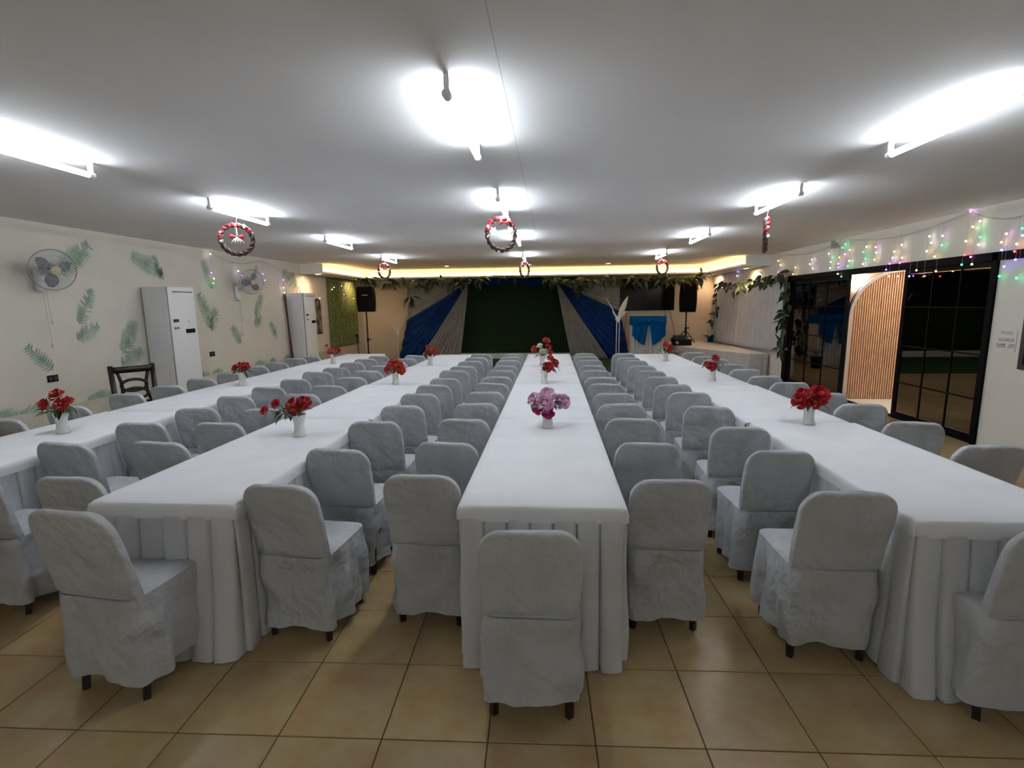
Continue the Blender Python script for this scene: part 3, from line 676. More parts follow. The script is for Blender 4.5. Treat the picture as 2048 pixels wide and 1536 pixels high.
# floor standing air conditioners
def aircon(y, label):
    t = thing('air_conditioner', label, 'air conditioner', (XL + .03, y, 0))
    D, W, Hh = .43, .54, 1.955
    MB().box((0, 0, .04), (D - .06, W, Hh), .012).build('body', M_PLASTIC, t, True)
    MB().box((.03, .02, 0), (D - .1, W - .02, .05)).build('plinth', M_GREYP, t)
    fp = MB().grid(lambda u, v: (D - .06 + .055 * math.sin(PI * (.08 + .84 * u)) ** .6, W * u, .06 + (Hh - .065) * v), 14, 6)
    f = fp.build('front_panel', M_WHITE, t, True)
    MB().box((D - .06, 0, Hh - .006), (D - .012, W, Hh - .001)).build('top_trim', M_WHITE, t)
    MB().box((D - .02, .08, Hh - .075), (D - .001, W - .08, Hh - .065)).build('air_slot', M_BLACK, f)
    MB().box((D - .02, .25, 1.28), (D + .002, .44, 1.34)).build('display', M_BLACK, f)
    MB().box((D - .02, .045, 1.45), (D - .003, .13, 1.49)).build('energy_label', mat('label_navy', (.03, .03, .08), .5), f)
    MB().box((D - .02, .045, 1.35), (D - .003, .13, 1.375)).build('yellow_label', mat('label_olive', (.25, .24, .12), .5), f)
    MB().box((D - .02, .31, 1.445), (D + .001, .34, 1.455)).build('badge', M_GREYP, f)
    MB().box((.06, -.003, .12), (D - .12, .001, .75)).build('side_panel', M_PLASTIC, t)
aircon(6.93, 'tall white floor standing air conditioner behind the dark wooden chair')
aircon(10.95, 'tall white floor standing air conditioner beside the red pole')
pa, pb = atx(570, 587, XL + .06), atx(584, 738, XL + .06)
pole = MB().tube([(pa.x - .02, pa.y, pa.z), (pb.x + .06, pb.y + .02, .01)], [.02, .022], 8)
tag(pole.build('wooden_pole', mat('red_brown_wood', (.10, .03, .025), .5), None, True), 'dark red pole leaning on the wall beside the farther air conditioner', 'pole')
t = thing('small_tripod', 'small grey wire tripod on top of the farther air conditioner', 'tripod', (XL + .2, 11.2, 1.957))
for s in (-1, 1): MB().tube([(.0, s * .02, .14), (0, s * .10, 0)], .006, 5).build('leg', M_GREYP, t)

# picture and green hanging
p0, p1 = atx(632, 597, XL), atx(643, 667, XL)
t = thing('wall_picture', 'dark oval topped picture on the left wall behind the farther air conditioner', 'picture', (XL, (p0.y + p1.y) / 2 - .05, (p0.z + p1.z) / 2))
hh = (p0.z - p1.z) / 2
prof = [(-.17, -hh), (.17, -hh)] + [(.17 * math.cos(a * PI / 10), hh - .17 + .17 * math.sin(a * PI / 10)) for a in range(11)]
MB().prism(prof, 0, .02).xf(Matrix(((0, 0, 1, 0), (1, 0, 0, 0), (0, 1, 0, 0), (0, 0, 0, 1)))).build('frame', M_BLACK, t)
MB().prism([(x * .85, z * .93) for x, z in prof], .02, .024).xf(Matrix(((0, 0, 1, 0), (1, 0, 0, 0), (0, 1, 0, 0), (0, 0, 0, 1)))).build('image', mat('picture_print', (.28, .26, .18), .5, col2=(.02, .02, .02), noise_scale=7), t)
y0, y1 = 13.1, 15.1
pn = MB().grid(lambda u, v: (XL + .02 + .018 * math.sin(u * 2 * PI * 9) + .008 * noise.noise((u * 20, v * 26, 0)), y0 + (y1 - y0) * u, .53 + (SB - .54) * v), 90, 40)
tag(pn.build('green_hanging', M_HEDGE, None, True, .004), 'green leafy hanging on the left wall beside the left loudspeaker', 'wall hanging')

# dark wooden chair by the wall
A, Bp = atz(228, 737, .955), atz(301, 731, .955); mid = (A + Bp) / 2; dv = (Bp - A); ang = math.atan2(dv.y, dv.x)
t = thing('wooden_chair', 'dark brown wooden chair with oval pattern back by the left wall', 'chair', (mid.x, mid.y, 0), ang)
hw = .20
for s in (-1, 1): MB().tube([(s * hw, .03, 0), (s * hw, 0, .45), (s * (hw + .01), .05, .98)], [.026, .030, .027], 6).build('rear_post', M_LEG, t, True)
MB().grid(lambda u, v: (-hw + 2 * hw * u, .035 - .02 * math.sin(PI * u), .89 + .075 * v), 8, 2).build('top_rail', M_LEG, t, True, .022)
MB().box((-hw, .0, .50), (hw, .02, .54)).build('lower_rail', M_LEG, t)
for s in (-1, 1): MB().grid(lambda u, v, s=s: (s * (.155 - .035 * math.sin(PI * v)) + (u - .5) * .034, .02 + .015 * v, .53 + .37 * v), 1, 8).build('splat', M_LEG, t, True, .016)
for zc in (.63, .735):
    MB().tube([(.13 * math.cos(a * PI / 12), .025, zc + .07 * math.sin(a * PI / 12)) for a in range(24)], .017, 6, closed=True).build('oval', M_LEG, t, True)
MB().box((-.215, -.42, .43), (.215, .02, .475), .012).build('seat', M_LEG, t)
for s in (-1, 1): MB().tube([(s * .19, -.38, .43), (s * .19, -.39, 0)], [.022, .016], 6).build('leg', M_LEG, t)

# ------------------------------------------------------------------ stage end
t = struct(MB().box((-4.5, 15.28, 0), (2.35, YF, .175), .006).build('trim_4', M_WHITE), 'low white stage step below the green backdrop')
tf_ = MB().box((-3.1, 11.9, .0005), (2.0, 15.27, .014)); tag(tf_.build('turf_mat', M_TURF), 'green artificial grass mat on the floor before the stage step', 'mat')
bd = MB().grid(lambda u, v: (-2.95 + 3.75 * u, 15.42 + .004 * noise.noise((u * 30, v * 20, 0)), .176 + 2.24 * v), 40, 24)
tag(bd.build('green_backdrop', M_GREENB, None, True, .02), 'dark green grass backdrop wall in the middle of the stage', 'backdrop')
mat_valance = cloth('deep_blue_satin', (.006, .06, .22), (.004, .03, .13), transl=.1, bump=.1, bump_scale=6)
def swag(u, v):
    x = -2.42 + 2.55 * u; sag = (.13 + .10 * math.sin(u * PI * 2.1) ** 2) * v
    return (x, 15.36 - .05 * math.sin(v * PI) - .012 * math.sin(v * 22), 2.41 - sag)
tag(MB().grid(swag, 40, 18).build('blue_valance', mat_valance, None, True, .003), 'bright blue satin valance swagged over the green backdrop', 'drape')
def drape(name, label, m_, gather, pts, nf, depth, yb):
    """cloth gathered at one point and spread along a line of points (x, z); the folds radiate"""
    g = Vector((gather[0], yb - .06, gather[1])); n = len(pts) - 1
    lens = [0]
    for i in range(n): lens.append(lens[-1] + math.hypot(pts[i + 1][0] - pts[i][0], pts[i + 1][1] - pts[i][1]))
    def edge(u):
        d = u * lens[-1]
        for i in range(n):
            if d <= lens[i + 1] + 1e-9:
                f = (d - lens[i]) / max(1e-6, lens[i + 1] - lens[i]); return Vector((pts[i][0] + (pts[i + 1][0] - pts[i][0]) * f, yb, pts[i][1] + (pts[i + 1][1] - pts[i][1]) * f))
        return Vector((pts[-1][0], yb, pts[-1][1]))
    def fn(u, v):
        e = edge(u); vv = .03 + .97 * v
        p = g.lerp(e, vv); p.z -= .09 * math.sin(PI * vv) * (.25 + u * .2)
        p.y -= (depth * (.35 + .65 * vv)) * (.5 + .5 * math.sin(2 * PI * nf * u + 1.5 * noise.noise((u * 5, vv * 2, nf)))) + .03
        return p
    return tag(MB().grid(fn, nf * 9, 22).build(name, m_, None, True, .004), label, 'drape')
YD = 15.34
def xz(x, y, Y=15.34): p = aty(x, y, Y); return (p.x, p.z)
gL, gR = xz(941, 563), xz(1112, 562)
def ground(l): return [(x, max(z, .02)) for x, z in l]
drape('grey_drape', 'silver grey drape spread flat along the top left of the stage', M_GREYD, gL, [xz(816, 556), xz(814, 600), xz(818, 645)], 6, .05, 15.40)
drape('blue_drape', 'royal blue drape sweeping down to the left of the stage', M_BLUE, gL, ground([xz(818, 640), xz(812, 668), xz(802, 716), xz(850, 716)]), 6, .10, 15.26)
drape('white_drape', 'pale grey white drape falling beside the left of the green backdrop', M_GREYD, gL, ground([xz(846, 714), xz(885, 716), xz(925, 710)]), 9, .10, 15.10)
drape('grey_drape', 'silver grey drape spread along the top right of the stage behind the television', M_GREYD, gR, [xz(1240, 553), xz(1240, 590), xz(1239, 628)], 7, .05, 15.40)
drape('blue_drape', 'royal blue drape sweeping down to the right of the stage', M_BLUE, gR, ground([xz(1238, 622), xz(1248, 665), xz(1257, 716), xz(1210, 716)]), 7, .10, 15.26)
drape('white_drape', 'pale grey white drape falling beside the right of the green backdrop', M_GREYD, gR, ground([xz(1214, 714), xz(1180, 716), xz(1140, 708)]), 9, .10, 15.10)
for (gx, gz), lb in ((gL, 'left'), (gR, 'right')):
    m = MB()
    for k in range(6): a = 2 * PI * k / 6; m.ball((.05 * math.cos(a), -.02, .05 * math.sin(a)), .045, 8, 6, (1, .6, 1))
    m.ball((0, -.045, 0), .04, 8, 6)
    o = m.build('drape_rosette', M_SHEER, None, True); o.location = (gx, 14.99, gz); tag(o, f'white cloth rosette gathering the {lb} drapes', 'rosette')

# leafy garland along the soffit
gl_leaf = [leaf_mesh('leaf', M_GARL, .30, .085, .30, 5), leaf_mesh('leaf', M_GARL, .24, .08, .45, 5)]
br_leaf = [leaf_mesh('leaf', M_GARL, .22, .10, .30, 5), leaf_mesh('leaf', M_GARL, .18, .09, .45, 5)]
def garland(label, path, n, seed, spread=.09, down=.55, sc=1.0, wall=None):
    r = random.Random(seed); t = thing('leaf_garland', label, 'garland', path[0], 0, 'leafy garlands')
    o0 = Vector(path[0]); P = [Vector(p) - o0 for p in path]
    MB().tube(P, .010, 5).build('vine', M_LEAF, t)
    for k in range(n):
        f = r.random() * (len(P) - 1); i = min(int(f), len(P) - 2); p = P[i].lerp(P[i + 1], f - i)
        p = p + Vector((r.uniform(-spread, spread), r.uniform(-.05, .03), r.uniform(-spread, spread * .5)))
        if wall is not None: p.x = min(p.x, wall)
        a = r.uniform(0, 2 * PI); dx = math.cos(a); dz = math.sin(a) * (.75 if math.sin(a) < 0 else .30) - down * r.random()
        d = Vector((dx, r.uniform(-.8, .1), dz))
        if wall is not None: d = Vector((r.uniform(-.6, -.02), dx, dz))
        q = d.normalized().to_track_quat('X', 'Z'); q2 = q @ Matrix.Rotation(r.uniform(-1, 1), 3, 'X').to_quaternion()
        o = inst('leaf', (gl_leaf if wall is None else br_leaf)[k % 2], t, p, (0, 0, 0), r.uniform(.7, 1.15) * sc); o.rotation_euler = q2.to_euler()
    return t
YG = 14.37
def G(*pp): return [tuple(aty(x, y, YG)) for x, y in pp]
garland('leafy green garland on the soffit above the left loudspeaker', G((722, 553), (738, 557), (752, 562)), 30, 1)
garland('leafy green garland hanging over the left wall end of the stage', G((770, 567), (790, 562), (808, 554)), 30, 2)
garland('long leafy green garland over the left drapes', G((836, 566), (850, 562), (870, 560), (900, 562), (920, 560), (945, 557), (968, 554)), 95, 3, .11)
garland('thin leafy spray over the middle of the green backdrop', G((985, 552), (1012, 552), (1045, 553)), 6, 4, .04)
garland('thick leafy green garland over the gather of the right drapes', G((1085, 554), (1110, 559), (1135, 558), (1160, 568), (1162, 580)), 60, 5)
garland('long leafy green garland over the television', G((1165, 556), (1200, 556), (1250, 556), (1300, 554), (1350, 557), (1385, 556), (1408, 548)), 150, 6, .10)
garland('short leafy spray hanging over the right loudspeaker', G((1388, 558), (1394, 566)), 6, 7, .04, .9)
garland('drooping leaf bunch at the left edge of the grey drape', [tuple(aty(822, 592, 15.2)), tuple(aty(826, 600, 15.2))], 13, 8, .07, 1.2)

# television
a, b = aty(1238, 560, 15.52), aty(1348, 620, 15.52)
t = thing('television', 'large black flat television on the far wall right of the stage', 'television', ((a.x + b.x) / 2, 15.54, b.z))
tw = (b.x - a.x); th = tw * .575
MB().box((-tw / 2, -.03, 0), (tw / 2, .025, th), .006).build('frame', M_BLACK, t); MB().box((-tw / 2 + .02, -.033, .03), (tw / 2 - .02, -.029, th - .02)).build('screen', M_SCREEN, t)
MB().box((-.3, .02, .2), (.3, .06, .6)).build('wall_bracket', M_STEELD, t)
cb = MB()
for x0, x1 in ((-.35, -.38), (.35, .33), (.42, .60)): cb.tube([(tw * x0, .035, .02), (tw * (x0 + x1) / 2, .045, -.5), (tw * x1, .045, -1.2)], .008, 5)
cb.build('cables', mat('cable_brown', (.25, .18, .12), .7), t)

# loudspeakers on stands
def speaker(c, w_, h_, yaw, label, logo):
    t = thing('loudspeaker', label, 'speaker', c, yaw)
    m = MB()
    def fn(u, v):
        a = 2 * PI * u; zf = v
        wd = w_ / 2 * (.86 + .14 * math.sin(PI * (.1 + .85 * zf)))
        return (wd * math.copysign(abs(math.cos(a)) ** .35, math.cos(a)), .18 * math.copysign(abs(math.sin(a)) ** .45, math.sin(a)) * (1 - .25 * max(0, math.sin(a)) * abs(math.cos(a))), h_ * zf)
    m.grid(fn, 36, 14, True); n = 36; m.f.append(tuple(range(n))[::-1]); k0 = len(m.v) - n; m.f.append(tuple(k0 + i for i in range(n)))
    m.build('cabinet', M_BLACK, t, True)
    MB().grid(lambda u, v: ((u - .5) * w_ * .86, -.187 - .012 * math.sin(PI * u), h_ * (.05 + .9 * v)), 10, 10).build('grille', mat('grille_black', (.006, .006, .0065), .8, spec=.1, bump=.6, bump_scale=300), t, True, .006)
    if logo: MB().box((-.07, -.206, h_ * .64), (.09, -.202, h_ * .64 + .02)).build('badge', M_GREYP, t)
def stand(base, top, label):
    t = thing('speaker_stand', label, 'stand', base); h = top - base[2]
    MB().cyl((0, 0, .18), (0, 0, h), .019, n=10).build('pole', M_STEELD, t, True)
    MB().cyl((0, 0, h * .46), (0, 0, h * .52), .032, n=10).build('collar', M_STEELD, t)
    MB().tube([(0, 0, h * .5), (.09, -.02, h * .5)], [.012, .02], 6).build('knob', M_STEELD, t)
    MB().cyl((0, 0, .30), (0, 0, .40), .03, n=10).build('hub', M_STEELD, t)
    for k in range(3):
        a = 2 * PI * k / 3 + .5; l = min(.5, h * .4)
        MB().tube([(0, 0, .38), (l * math.cos(a), l * math.sin(a), .012)], .013, 6).build('leg', M_STEELD, t)
        MB().tube([(0, 0, .2), (l * .55 * math.cos(a), l * .55 * math.sin(a), .18)], .008, 5).build('brace', M_STEELD, t)
YS = 13.5
p0, p1 = aty(733, 573, YS), aty(734, 623.5, YS)
speaker((p1.x, YS, p1.z), .475, p0.z - p1.z, .12, 'black loudspeaker on a stand at the left of the stage', True)
stand((p1.x - .02, YS, 0), p1.z, 'black tripod stand holding the left loudspeaker')
YS2 = 14.45; p0, p1 = aty(1374, 566, YS2), aty(1375, 624, YS2)
speaker((p1.x, YS2, p1.z), .47, p0.z - p1.z, -.25, 'black loudspeaker on a stand right of the television', False)
stand((p1.x - .03, YS2, .50), p1.z, 'short black stand holding the right loudspeaker')
pm = aty(713, 671, 12.6); t = thing('microphone_stand', 'thin black microphone stand beside the left loudspeaker stand', 'microphone stand', (pm.x + .06, 12.6, 0))
MB().cyl((0, 0, .02), (-.05, 0, pm.z - .03), .010, n=8).build('pole', M_BLACK, t); MB().lathe([(.13, 0), (.13, .015), (.03, .03)], 16).build('base', M_BLACK, t)
MB().ball((-.052, 0, pm.z), .035, 10, 8, (1, 1, 1.3)).build('microphone', M_BLACK, t, True)

# podium
p0, p1 = aty(1266, 634, 13.4), aty(1327, 634, 13.4); pc = (p0.x + p1.x) / 2; pw = p1.x - p0.x
t = thing('podium', 'white pleated podium with a big bright blue satin bow', 'podium', (pc, 13.4, 0)); zt = p0.z
MB().box((-pw / 2, 0, 0), (pw / 2, .45, zt), .01).build('body', M_WHITE, t)
MB().grid(lambda u, v: ((u - .5) * (pw + .03), -.02 - .036 * abs(math.sin(u * PI * 9)) ** .8, .01 + (zt - .03) * v), 108, 4).build('pleated_front', M_SKIRT, t, True)
MB().box((-pw / 2 - .02, -.075, zt - .22), (pw / 2 + .02, .46, zt + .012), .012).build('blue_top_cloth', M_BLUEB, t, True)
for s in (-1, 1):
    def tail(u, v, s=s):
        e0 = Vector((s * (.012 + .40 * u), 0, -.03 - .06 * (1 - u))); e1 = Vector((s * (.10 + (pw / 2 - .06) * u ** .8), 0, -.66 + .26 * u ** 1.2))
        p = e0.lerp(e1, v); return (p.x, -.135 - .03 * math.sin(u * PI * 5) * (.3 + v), zt - .06 + p.z)
    MB().grid(tail, 30, 12).build('bow_tail', M_BLUEB, t, True, .004)
    MB().grid(lambda u, v, s=s: (s * (.05 + .38 * u), -.15 - .05 * math.sin(v * PI) * math.sin(.3 + u * 2.4) - .012 * math.sin(v * 18), zt - .10 + (.05 + .22 * u) * (v - .5)), 14, 12).build('bow_loop', M_BLUEB, t, True, .004)
MB().ball((0, -.17, zt - .07), .085, 12, 8, (1, .6, .9)).build('bow_knot', M_BLUEB, t, True)

# feather stands
def feather_stand(px0, py0, Y, label, feathers, poles):
    b = aty(px0, py0, Y); t = thing('feather_stand', label, 'decoration stand', (b.x, Y, 0)); h = b.z
    for dx in poles: MB().cyl((dx, 0, .02), (dx, 0, h), .010, n=8).build('pole', M_WHITE, t)
    MB().lathe([(.14, 0), (.14, .02), (.02, .03)], 18).build('base', M_WHITE, t)
    MB().lathe([(.02, h - .06), (.06, h), (.07, h + .05), (.05, h + .09)], 12).build('cup', M_WHITE, t, True)
    for (tx, ty, wd) in feathers:
        e = aty(tx, ty, Y) - Vector((b.x, Y, 0)); s = Vector((.0, 0, h + .02)); m = MB()
        if wd < .02: m.tube([s, s.lerp(e, .5), e], [.008, .012, .005], 6)
        else:
            d = e - s; sd = Vector((d.z, 0, -d.x)).normalized()
            m.grid(lambda u, v: s + d * v + sd * (u - .5) * 2 * wd * math.sin(PI * (.08 + .9 * v)) * (1 - .12 * abs(math.sin(v * 26))) + Vector((0, -.04 * math.sin(PI * u), 0)), 6, 30)
        m.build('feather' if wd >= .02 else 'branch', M_PAMPAS if wd >= .02 else M_WHITE, t, True, .004 if wd >= .02 else 0)
feather_stand(1236, 640, 12.6, 'white twin pole stand with cream feathers before the right blue drape', [(1256, 592, .07), (1253, 622, .05), (1212, 595, .012), (1224, 622, .03)], (-.03, .035))
feather_stand(795, 668, 14.6, 'pale stand with thin white branches left of the stage', [(820, 594, .01), (810, 634, .01), (778, 634, .006), (795, 625, .006), (783, 650, .006)], (0,))

# corner platform with cloth, amplifier, plants
poly = [(3.35, 13.7), (4.36, 11.45), (4.74, 11.45), (4.74, 15.2), (3.35, 15.2)]
t = thing('corner_platform', 'low white clothed platform in the right corner below the window curtain', 'platform', (0, 0, 0))
MB().prism(poly, .0, .492).build('platform_body', M_WHITE, t)
MB().prism([(x - .03, y - .02) if x < 4.5 else (x, y) for x, y in poly], .492, .505).build('cloth_top', M_TABLE, t)
sk = MB(); pth = [Vector(p) for p in (poly[4], poly[0], poly[1], poly[2])]
for a_, b_ in zip(pth[:-1], pth[1:]):
    d = (b_ - a_); nr = Vector((d.y, -d.x)).normalized() * 1
    nr = -nr if nr.x > 0 else nr
    n = max(8, int(d.length / .02)); sk.grid(lambda u, v: ((a_ + d * u + nr * (.035 + .012 * math.sin(u * d.length * 60) * (1 - v)))[0], (a_ + d * u + nr * (.035 + .012 * math.sin(u * d.length * 60) * (1 - v)))[1], .02 + .478 * v), n, 4)
sk.build('cloth_skirt', M_SHEER, t, True)
am = aty(1362, 684, 13.9); t = thing('amplifier', 'black amplifier rack with a mixer on top on the corner platform', 'amplifier', (am.x, 13.9, .506))
MB().box((-.22, -.16, 0), (.24, .16, .16), .01).build('rack_case', M_BLACK, t); MB().box((-.20, -.13, .16), (.10, .12, .27), .012).build('mixer', mat('mixer_dark', (.025, .022, .024), .4), t)
MB().cyl((-.14, -.165, .08), (-.14, -.175, .08), .04, n=14).build('dial', M_GREYP, t); MB().box((-.27, -.1, .1), (-.22, .02, .2)).build('handle', M_BLACK, t)
pl = thing('leafy_plant', 'small leafy plant beside the window curtain foot', 'plant', (4.55, 14.9, .506))
MB().lathe([(.06, 0), (.08, .1), (.07, .1), (0, .09)], 14).build('pot', M_BLUE, pl, True)
for k in range(11):
    a = k * 2.4; o = inst('leaf', gl_leaf[k % 2], pl, (.02 * math.cos(a), .02 * math.sin(a), .1), (0, -.9 + .05 * k, a), .9)
bt = aty(1350, 700, 13.0); pl = thing('pale_plant', 'pale bluish potted plant behind the right table row', 'plant', (bt.x, 12.9, 0))
MB().lathe([(.10, 0), (.14, .28), (.12, .28), (0, .26)], 16).build('pot', M_BLACK, pl, True)
r = random.Random(5); mlp = leaf_mesh('leaf', mat('pale_leaf', (.25, .36, .36), .6), .22, .05, .4)
for k in range(16): a = k * 2.4; inst('leaf', mlp, pl, (.02 * math.cos(a), .02 * math.sin(a), .27 + .012 * k), (0, -1.2 + .07 * k, a), 1)

# ------------------------------------------------------------------ right wall: window curtain with leaves
yc0, yc1 = 15.1, 10.86
cv = MB().grid(lambda u, v: (XR - .07 - .035 * math.sin(u * 2 * PI * 17 + 1.2 * noise.noise((u * 9, v, 0))) * (.5 + .5 * (1 - v)) - .10 * (1 - v) * (1 - u) ** 2, yc0 + (yc1 - yc0) * u + .45 * (1 - v) * (1 - u) ** 3, .52 + .06 * u + (1.52 + .02 * u) * v), 170, 14)
t = thing('window_curtain', 'sheer white curtain hanging on the right wall below the leaf garland', 'curtain', (0, 0, 0))
cv.build('curtain_cloth', M_SHEER, t, True, .003); MB().cyl((XR - .06, yc0 + .05, 2.07), (XR - .06, yc1 - .03, 2.10), .012, n=8).build('rod', M_WHITE, t)
def W(*pp): return [tuple(atx(x, y, XR - .16)) for x, y in pp]
garland('leafy garland along the top of the white window curtain', W((1440, 566), (1470, 572), (1500, 564), (1535, 556), (1575, 548)), 80, 11, .13, .6, 1.0, .12)
garland('leafy vine hanging down the near edge of the white window curtain', W((1574, 560), (1572, 600), (1566, 650), (1560, 680), (1566, 712)), 40, 12, .09, .8, .9, .12)
garland('leafy vine hanging down the far edge of the white window curtain', W((1432, 585), (1432, 620), (1426, 650)), 18, 13, .08, .9, .95, .12)

# ------------------------------------------------------------------ sliding glass doors
fr = MB(); FX0, FX1 = XR - .03, XR + .09
fr.box((FX0, 3.2, DZ - .09), (FX1, DY1 + .06, DZ)); fr.box((FX0, DY1 - .10, 0), (FX1, DY1 + .06, DZ)); fr.box((FX0, DY0 - .02, 0), (FX1, DY0 + .05, DZ))
fr.box((XR + .0, DY0, -.003), (FX1, DY1, .012))
struct(fr.build('trim_5', M_BLACKF), 'black aluminium frame and overhead track of the sliding doors')
def slider(name, ya, yb, label, xo):
    d = bpy.data.objects.new(name, None); COL.objects.link(d); d.location = (XR + xo, ya, 0); struct(d, label)
    W_ = yb - ya; z0, z1 = .014, DZ - .09; s = .065
    MB().box((0, 0, z0), (.035, s, z1)).build('stile', M_BLACKF, d); MB().box((0, W_ - s, z0), (.035, W_, z1)).build('stile', M_BLACKF, d)
    MB().box((0, s, z0), (.035, W_ - s, z0 + .07)).build('rail', M_BLACKF, d); MB().box((0, s, z1 - .06), (.035, W_ - s, z1)).build('rail', M_BLACKF, d)
    zr = [z0 + .07, .5, 1.01, 1.54, z1 - .06]; ys = [s + (W_ - 2 * s) * k / 3 for k in range(4)]
    for z in zr[1:-1]: MB().box((.004, s, z - .008), (.031, W_ - s, z + .008)).build('muntin', M_BLACKF, d)
    for y in ys[1:-1]: MB().box((.006, y - .008, z0 + .07), (.029, y + .008, z1 - .06)).build('muntin', M_BLACKF, d)
    for i in range(3):
        for j in range(4): MB().box((.014, ys[i] + .008, zr[j] + .008), (.019, ys[i + 1] - .008, zr[j + 1] - .008)).build('pane', M_GLASS, d)
    return d
slider('door_1', 8.70, 10.62, 'dark glass sliding door panel left of the opening', .0)
d2 = slider('door_2', 5.99, 7.46, 'dark glass sliding door panel right of the opening', .04)
MB().box((-.04, .015, 1.0), (-.001, .045, 1.32), .008).build('handle', M_BLACK, d2)
# dark window at the right edge of the picture
wn = bpy.data.objects.new('window_1', None); COL.objects.link(wn); wn.location = (XR, WY0, WZ0); struct(wn, 'dark window with a brown frame at the right edge of the picture')
ww, wh = WY1 - WY0, WZ1 - WZ0
M_WF = mat('window_frame_brown', (.06, .035, .04), .4)
for lo, hi in (((-.02, 0, 0), (.10, .05, wh)), ((-.02, ww - .05, 0), (.10, ww, wh)), ((-.02, .05, 0), (.10, ww - .05, .05)), ((-.02, .05, wh - .05), (.10, ww - .05, wh)), ((0, ww / 2 - .025, .05), (.08, ww / 2 + .025, wh - .05))):
    MB().box(lo, hi).build('window_frame', M_WF, wn)
for a_, b_ in ((.05, ww / 2 - .025), (ww / 2 + .025, ww - .05)): MB().box((.03, a_, .05), (.036, b_, wh - .05)).build('pane', M_GLASS, wn)

# paper sign
s0, s1, s2 = atx(1997, 657, XR), atx(2036, 663, XR), atx(1996, 700, XR)
t = thing('paper_sign', 'faded paper notice headed PLEASE on the right wall beside the door', 'sign', (XR - .004, (s0.y + s1.y) / 2, (s0.z + s2.z) / 2))
sw, sh = abs(s0.y - s1.y), s0.z - s2.z
MB().box((-.002, -sw / 2, -sh / 2), (.001, sw / 2, sh / 2)).build('sheet', M_PAPER, t)
def text_mesh(s, size, m_, parent, loc):
    cu = bpy.data.curves.new('lettering', 'FONT'); cu.body = s; cu.size = size; cu.align_x = 'CENTER'; cu.align_y = 'CENTER'; cu.extrude = .0005
    ob = bpy.data.objects.new('tmp', cu); COL.objects.link(ob); dg = bpy.context.evaluated_depsgraph_get()
    me = bpy.data.meshes.new_from_object(ob.evaluated_get(dg)); bpy.data.objects.remove(ob); me.materials.clear(); me.materials.append(m_)
    o = inst('lettering', me, parent, loc); o.matrix_local = Matrix.Translation(loc) @ Matrix(((0, 0, -1, 0), (-1, 0, 0, 0), (0, 1, 0, 0), (0, 0, 0, 1))); return o
text_mesh('PLEASE', .045, M_PRINTG, t, (-.003, 0, sh * .32))
r = random.Random(3); pr = MB()
for zc, hgt, wd, n in ((.0, .036, .82, 9), (-.27 * sh, .050, .92, 8)):
    for k in range(n):
        if k == n // 2 and n == 8: continue
        yy = sw * wd * (.5 - (k + .5) / n); l = sw * wd / n * .62
        pr.box((-.003, yy - l / 2, zc - hgt / 2), (-.0022, yy - l / 2 + l * .3, zc + hgt / 2)); pr.box((-.003, yy - l / 2, zc + hgt / 2 - .008 - r.random() * .02), (-.0022, yy + l / 2, zc + hgt / 2 - r.random() * .012))
        pr.box((-.003, yy + l * .2, zc - hgt / 2), (-.0022, yy + l / 2, zc + hgt * r.uniform(-.1, .5)))
pr.build('faded_print', M_PRINTR, t)

# ------------------------------------------------------------------ porch outside the door
struct(MB().box((XR + T, 4.9, -.10), (8.5, 9.2, -.004)).build('porch_floor', M_PORCH), 'pale porch floor outside the sliding door')
struct(MB().box((XR + T + .001, 9.02, -.1), (8.5, 9.2, 2.9)).build('porch_wall', M_PEACH), 'peach coloured porch wall behind the slatted arch')
struct(MB().box((8.3, 4.9, -.1), (8.5, 9.02, 2.9)).build('porch_side_wall', M_PEACH), 'peach side wall of the porch')
struct(MB().box((XR + T + .001, 4.9, 2.6), (8.5, 9.02, 2.7)).build('porch_ceiling', M_WHITE), 'white porch ceiling')
ac, ar, az = 5.66, .78, 1.36
t = thing('slatted_arch', 'arched panel of upright timber slats outside the open door', 'arch panel', (ac, 8.80, 0))
arc = [(-ar, 0.0)] + [(-ar * math.cos(a * PI / 24), az + ar * math.sin(a * PI / 24)) for a in range(25)] + [(ar, 0.0)]
YZ = Matrix(((1, 0, 0, 0), (0, 0, 1, 0), (0, 1, 0, 0), (0, 0, 0, 1)))
MB().prism(arc[::-1], .0, .03).xf(YZ).build('backing', M_SLATB, t)
rim = MB(); inner = [(x * .935, z if z == 0 else az + (z - az) * .935) for x, z in arc]
for i in range(len(arc) - 1):
    q = [arc[i], arc[i + 1], inner[i + 1], inner[i]]; rim.prism(q, -.045, .0)
rim.xf(YZ).build('rim', mat('rim_grey', (.62, .58, .58), .5), t)
sl = MB(); n = 40; ir = ar * .935
for k in range(n):
    x = -ir + 2 * ir * (k + .5) / n; z1 = az + math.sqrt(max(0, ir * ir - x * x)); wd = ir / n * 1.0
    sl.box((x - wd / 2, -.028, 0), (x + wd / 2, .0, z1))
o = sl.build('slats', M_SLAT, t); o['kind'] = 'stuff'
lp = thing('porch_lamp', 'bright white lamp glowing behind the top left of the slatted arch', 'lamp', (5.08, 8.93, 2.0))
MB().box((-.11, .0, -.12), (.12, .06, .10), .02).build('lamp_body', M_LAMP, lp)
MB().box((-.05, .06, -.05), (.05, .085, .05)).build('mount', M_WHITE, lp)
pc_ = thing('porch_ceiling_lamp', 'round warm lamp on the porch ceiling outside the sliding door', 'lamp', (5.9, 7.7, 2.6))
MB().lathe([(.0, -.05), (.12, -.05), (.16, -.02), (.16, 0)], 20).build('diffuser', glow('porch_ceiling_glow', (1, .80, .58), 45), pc_)

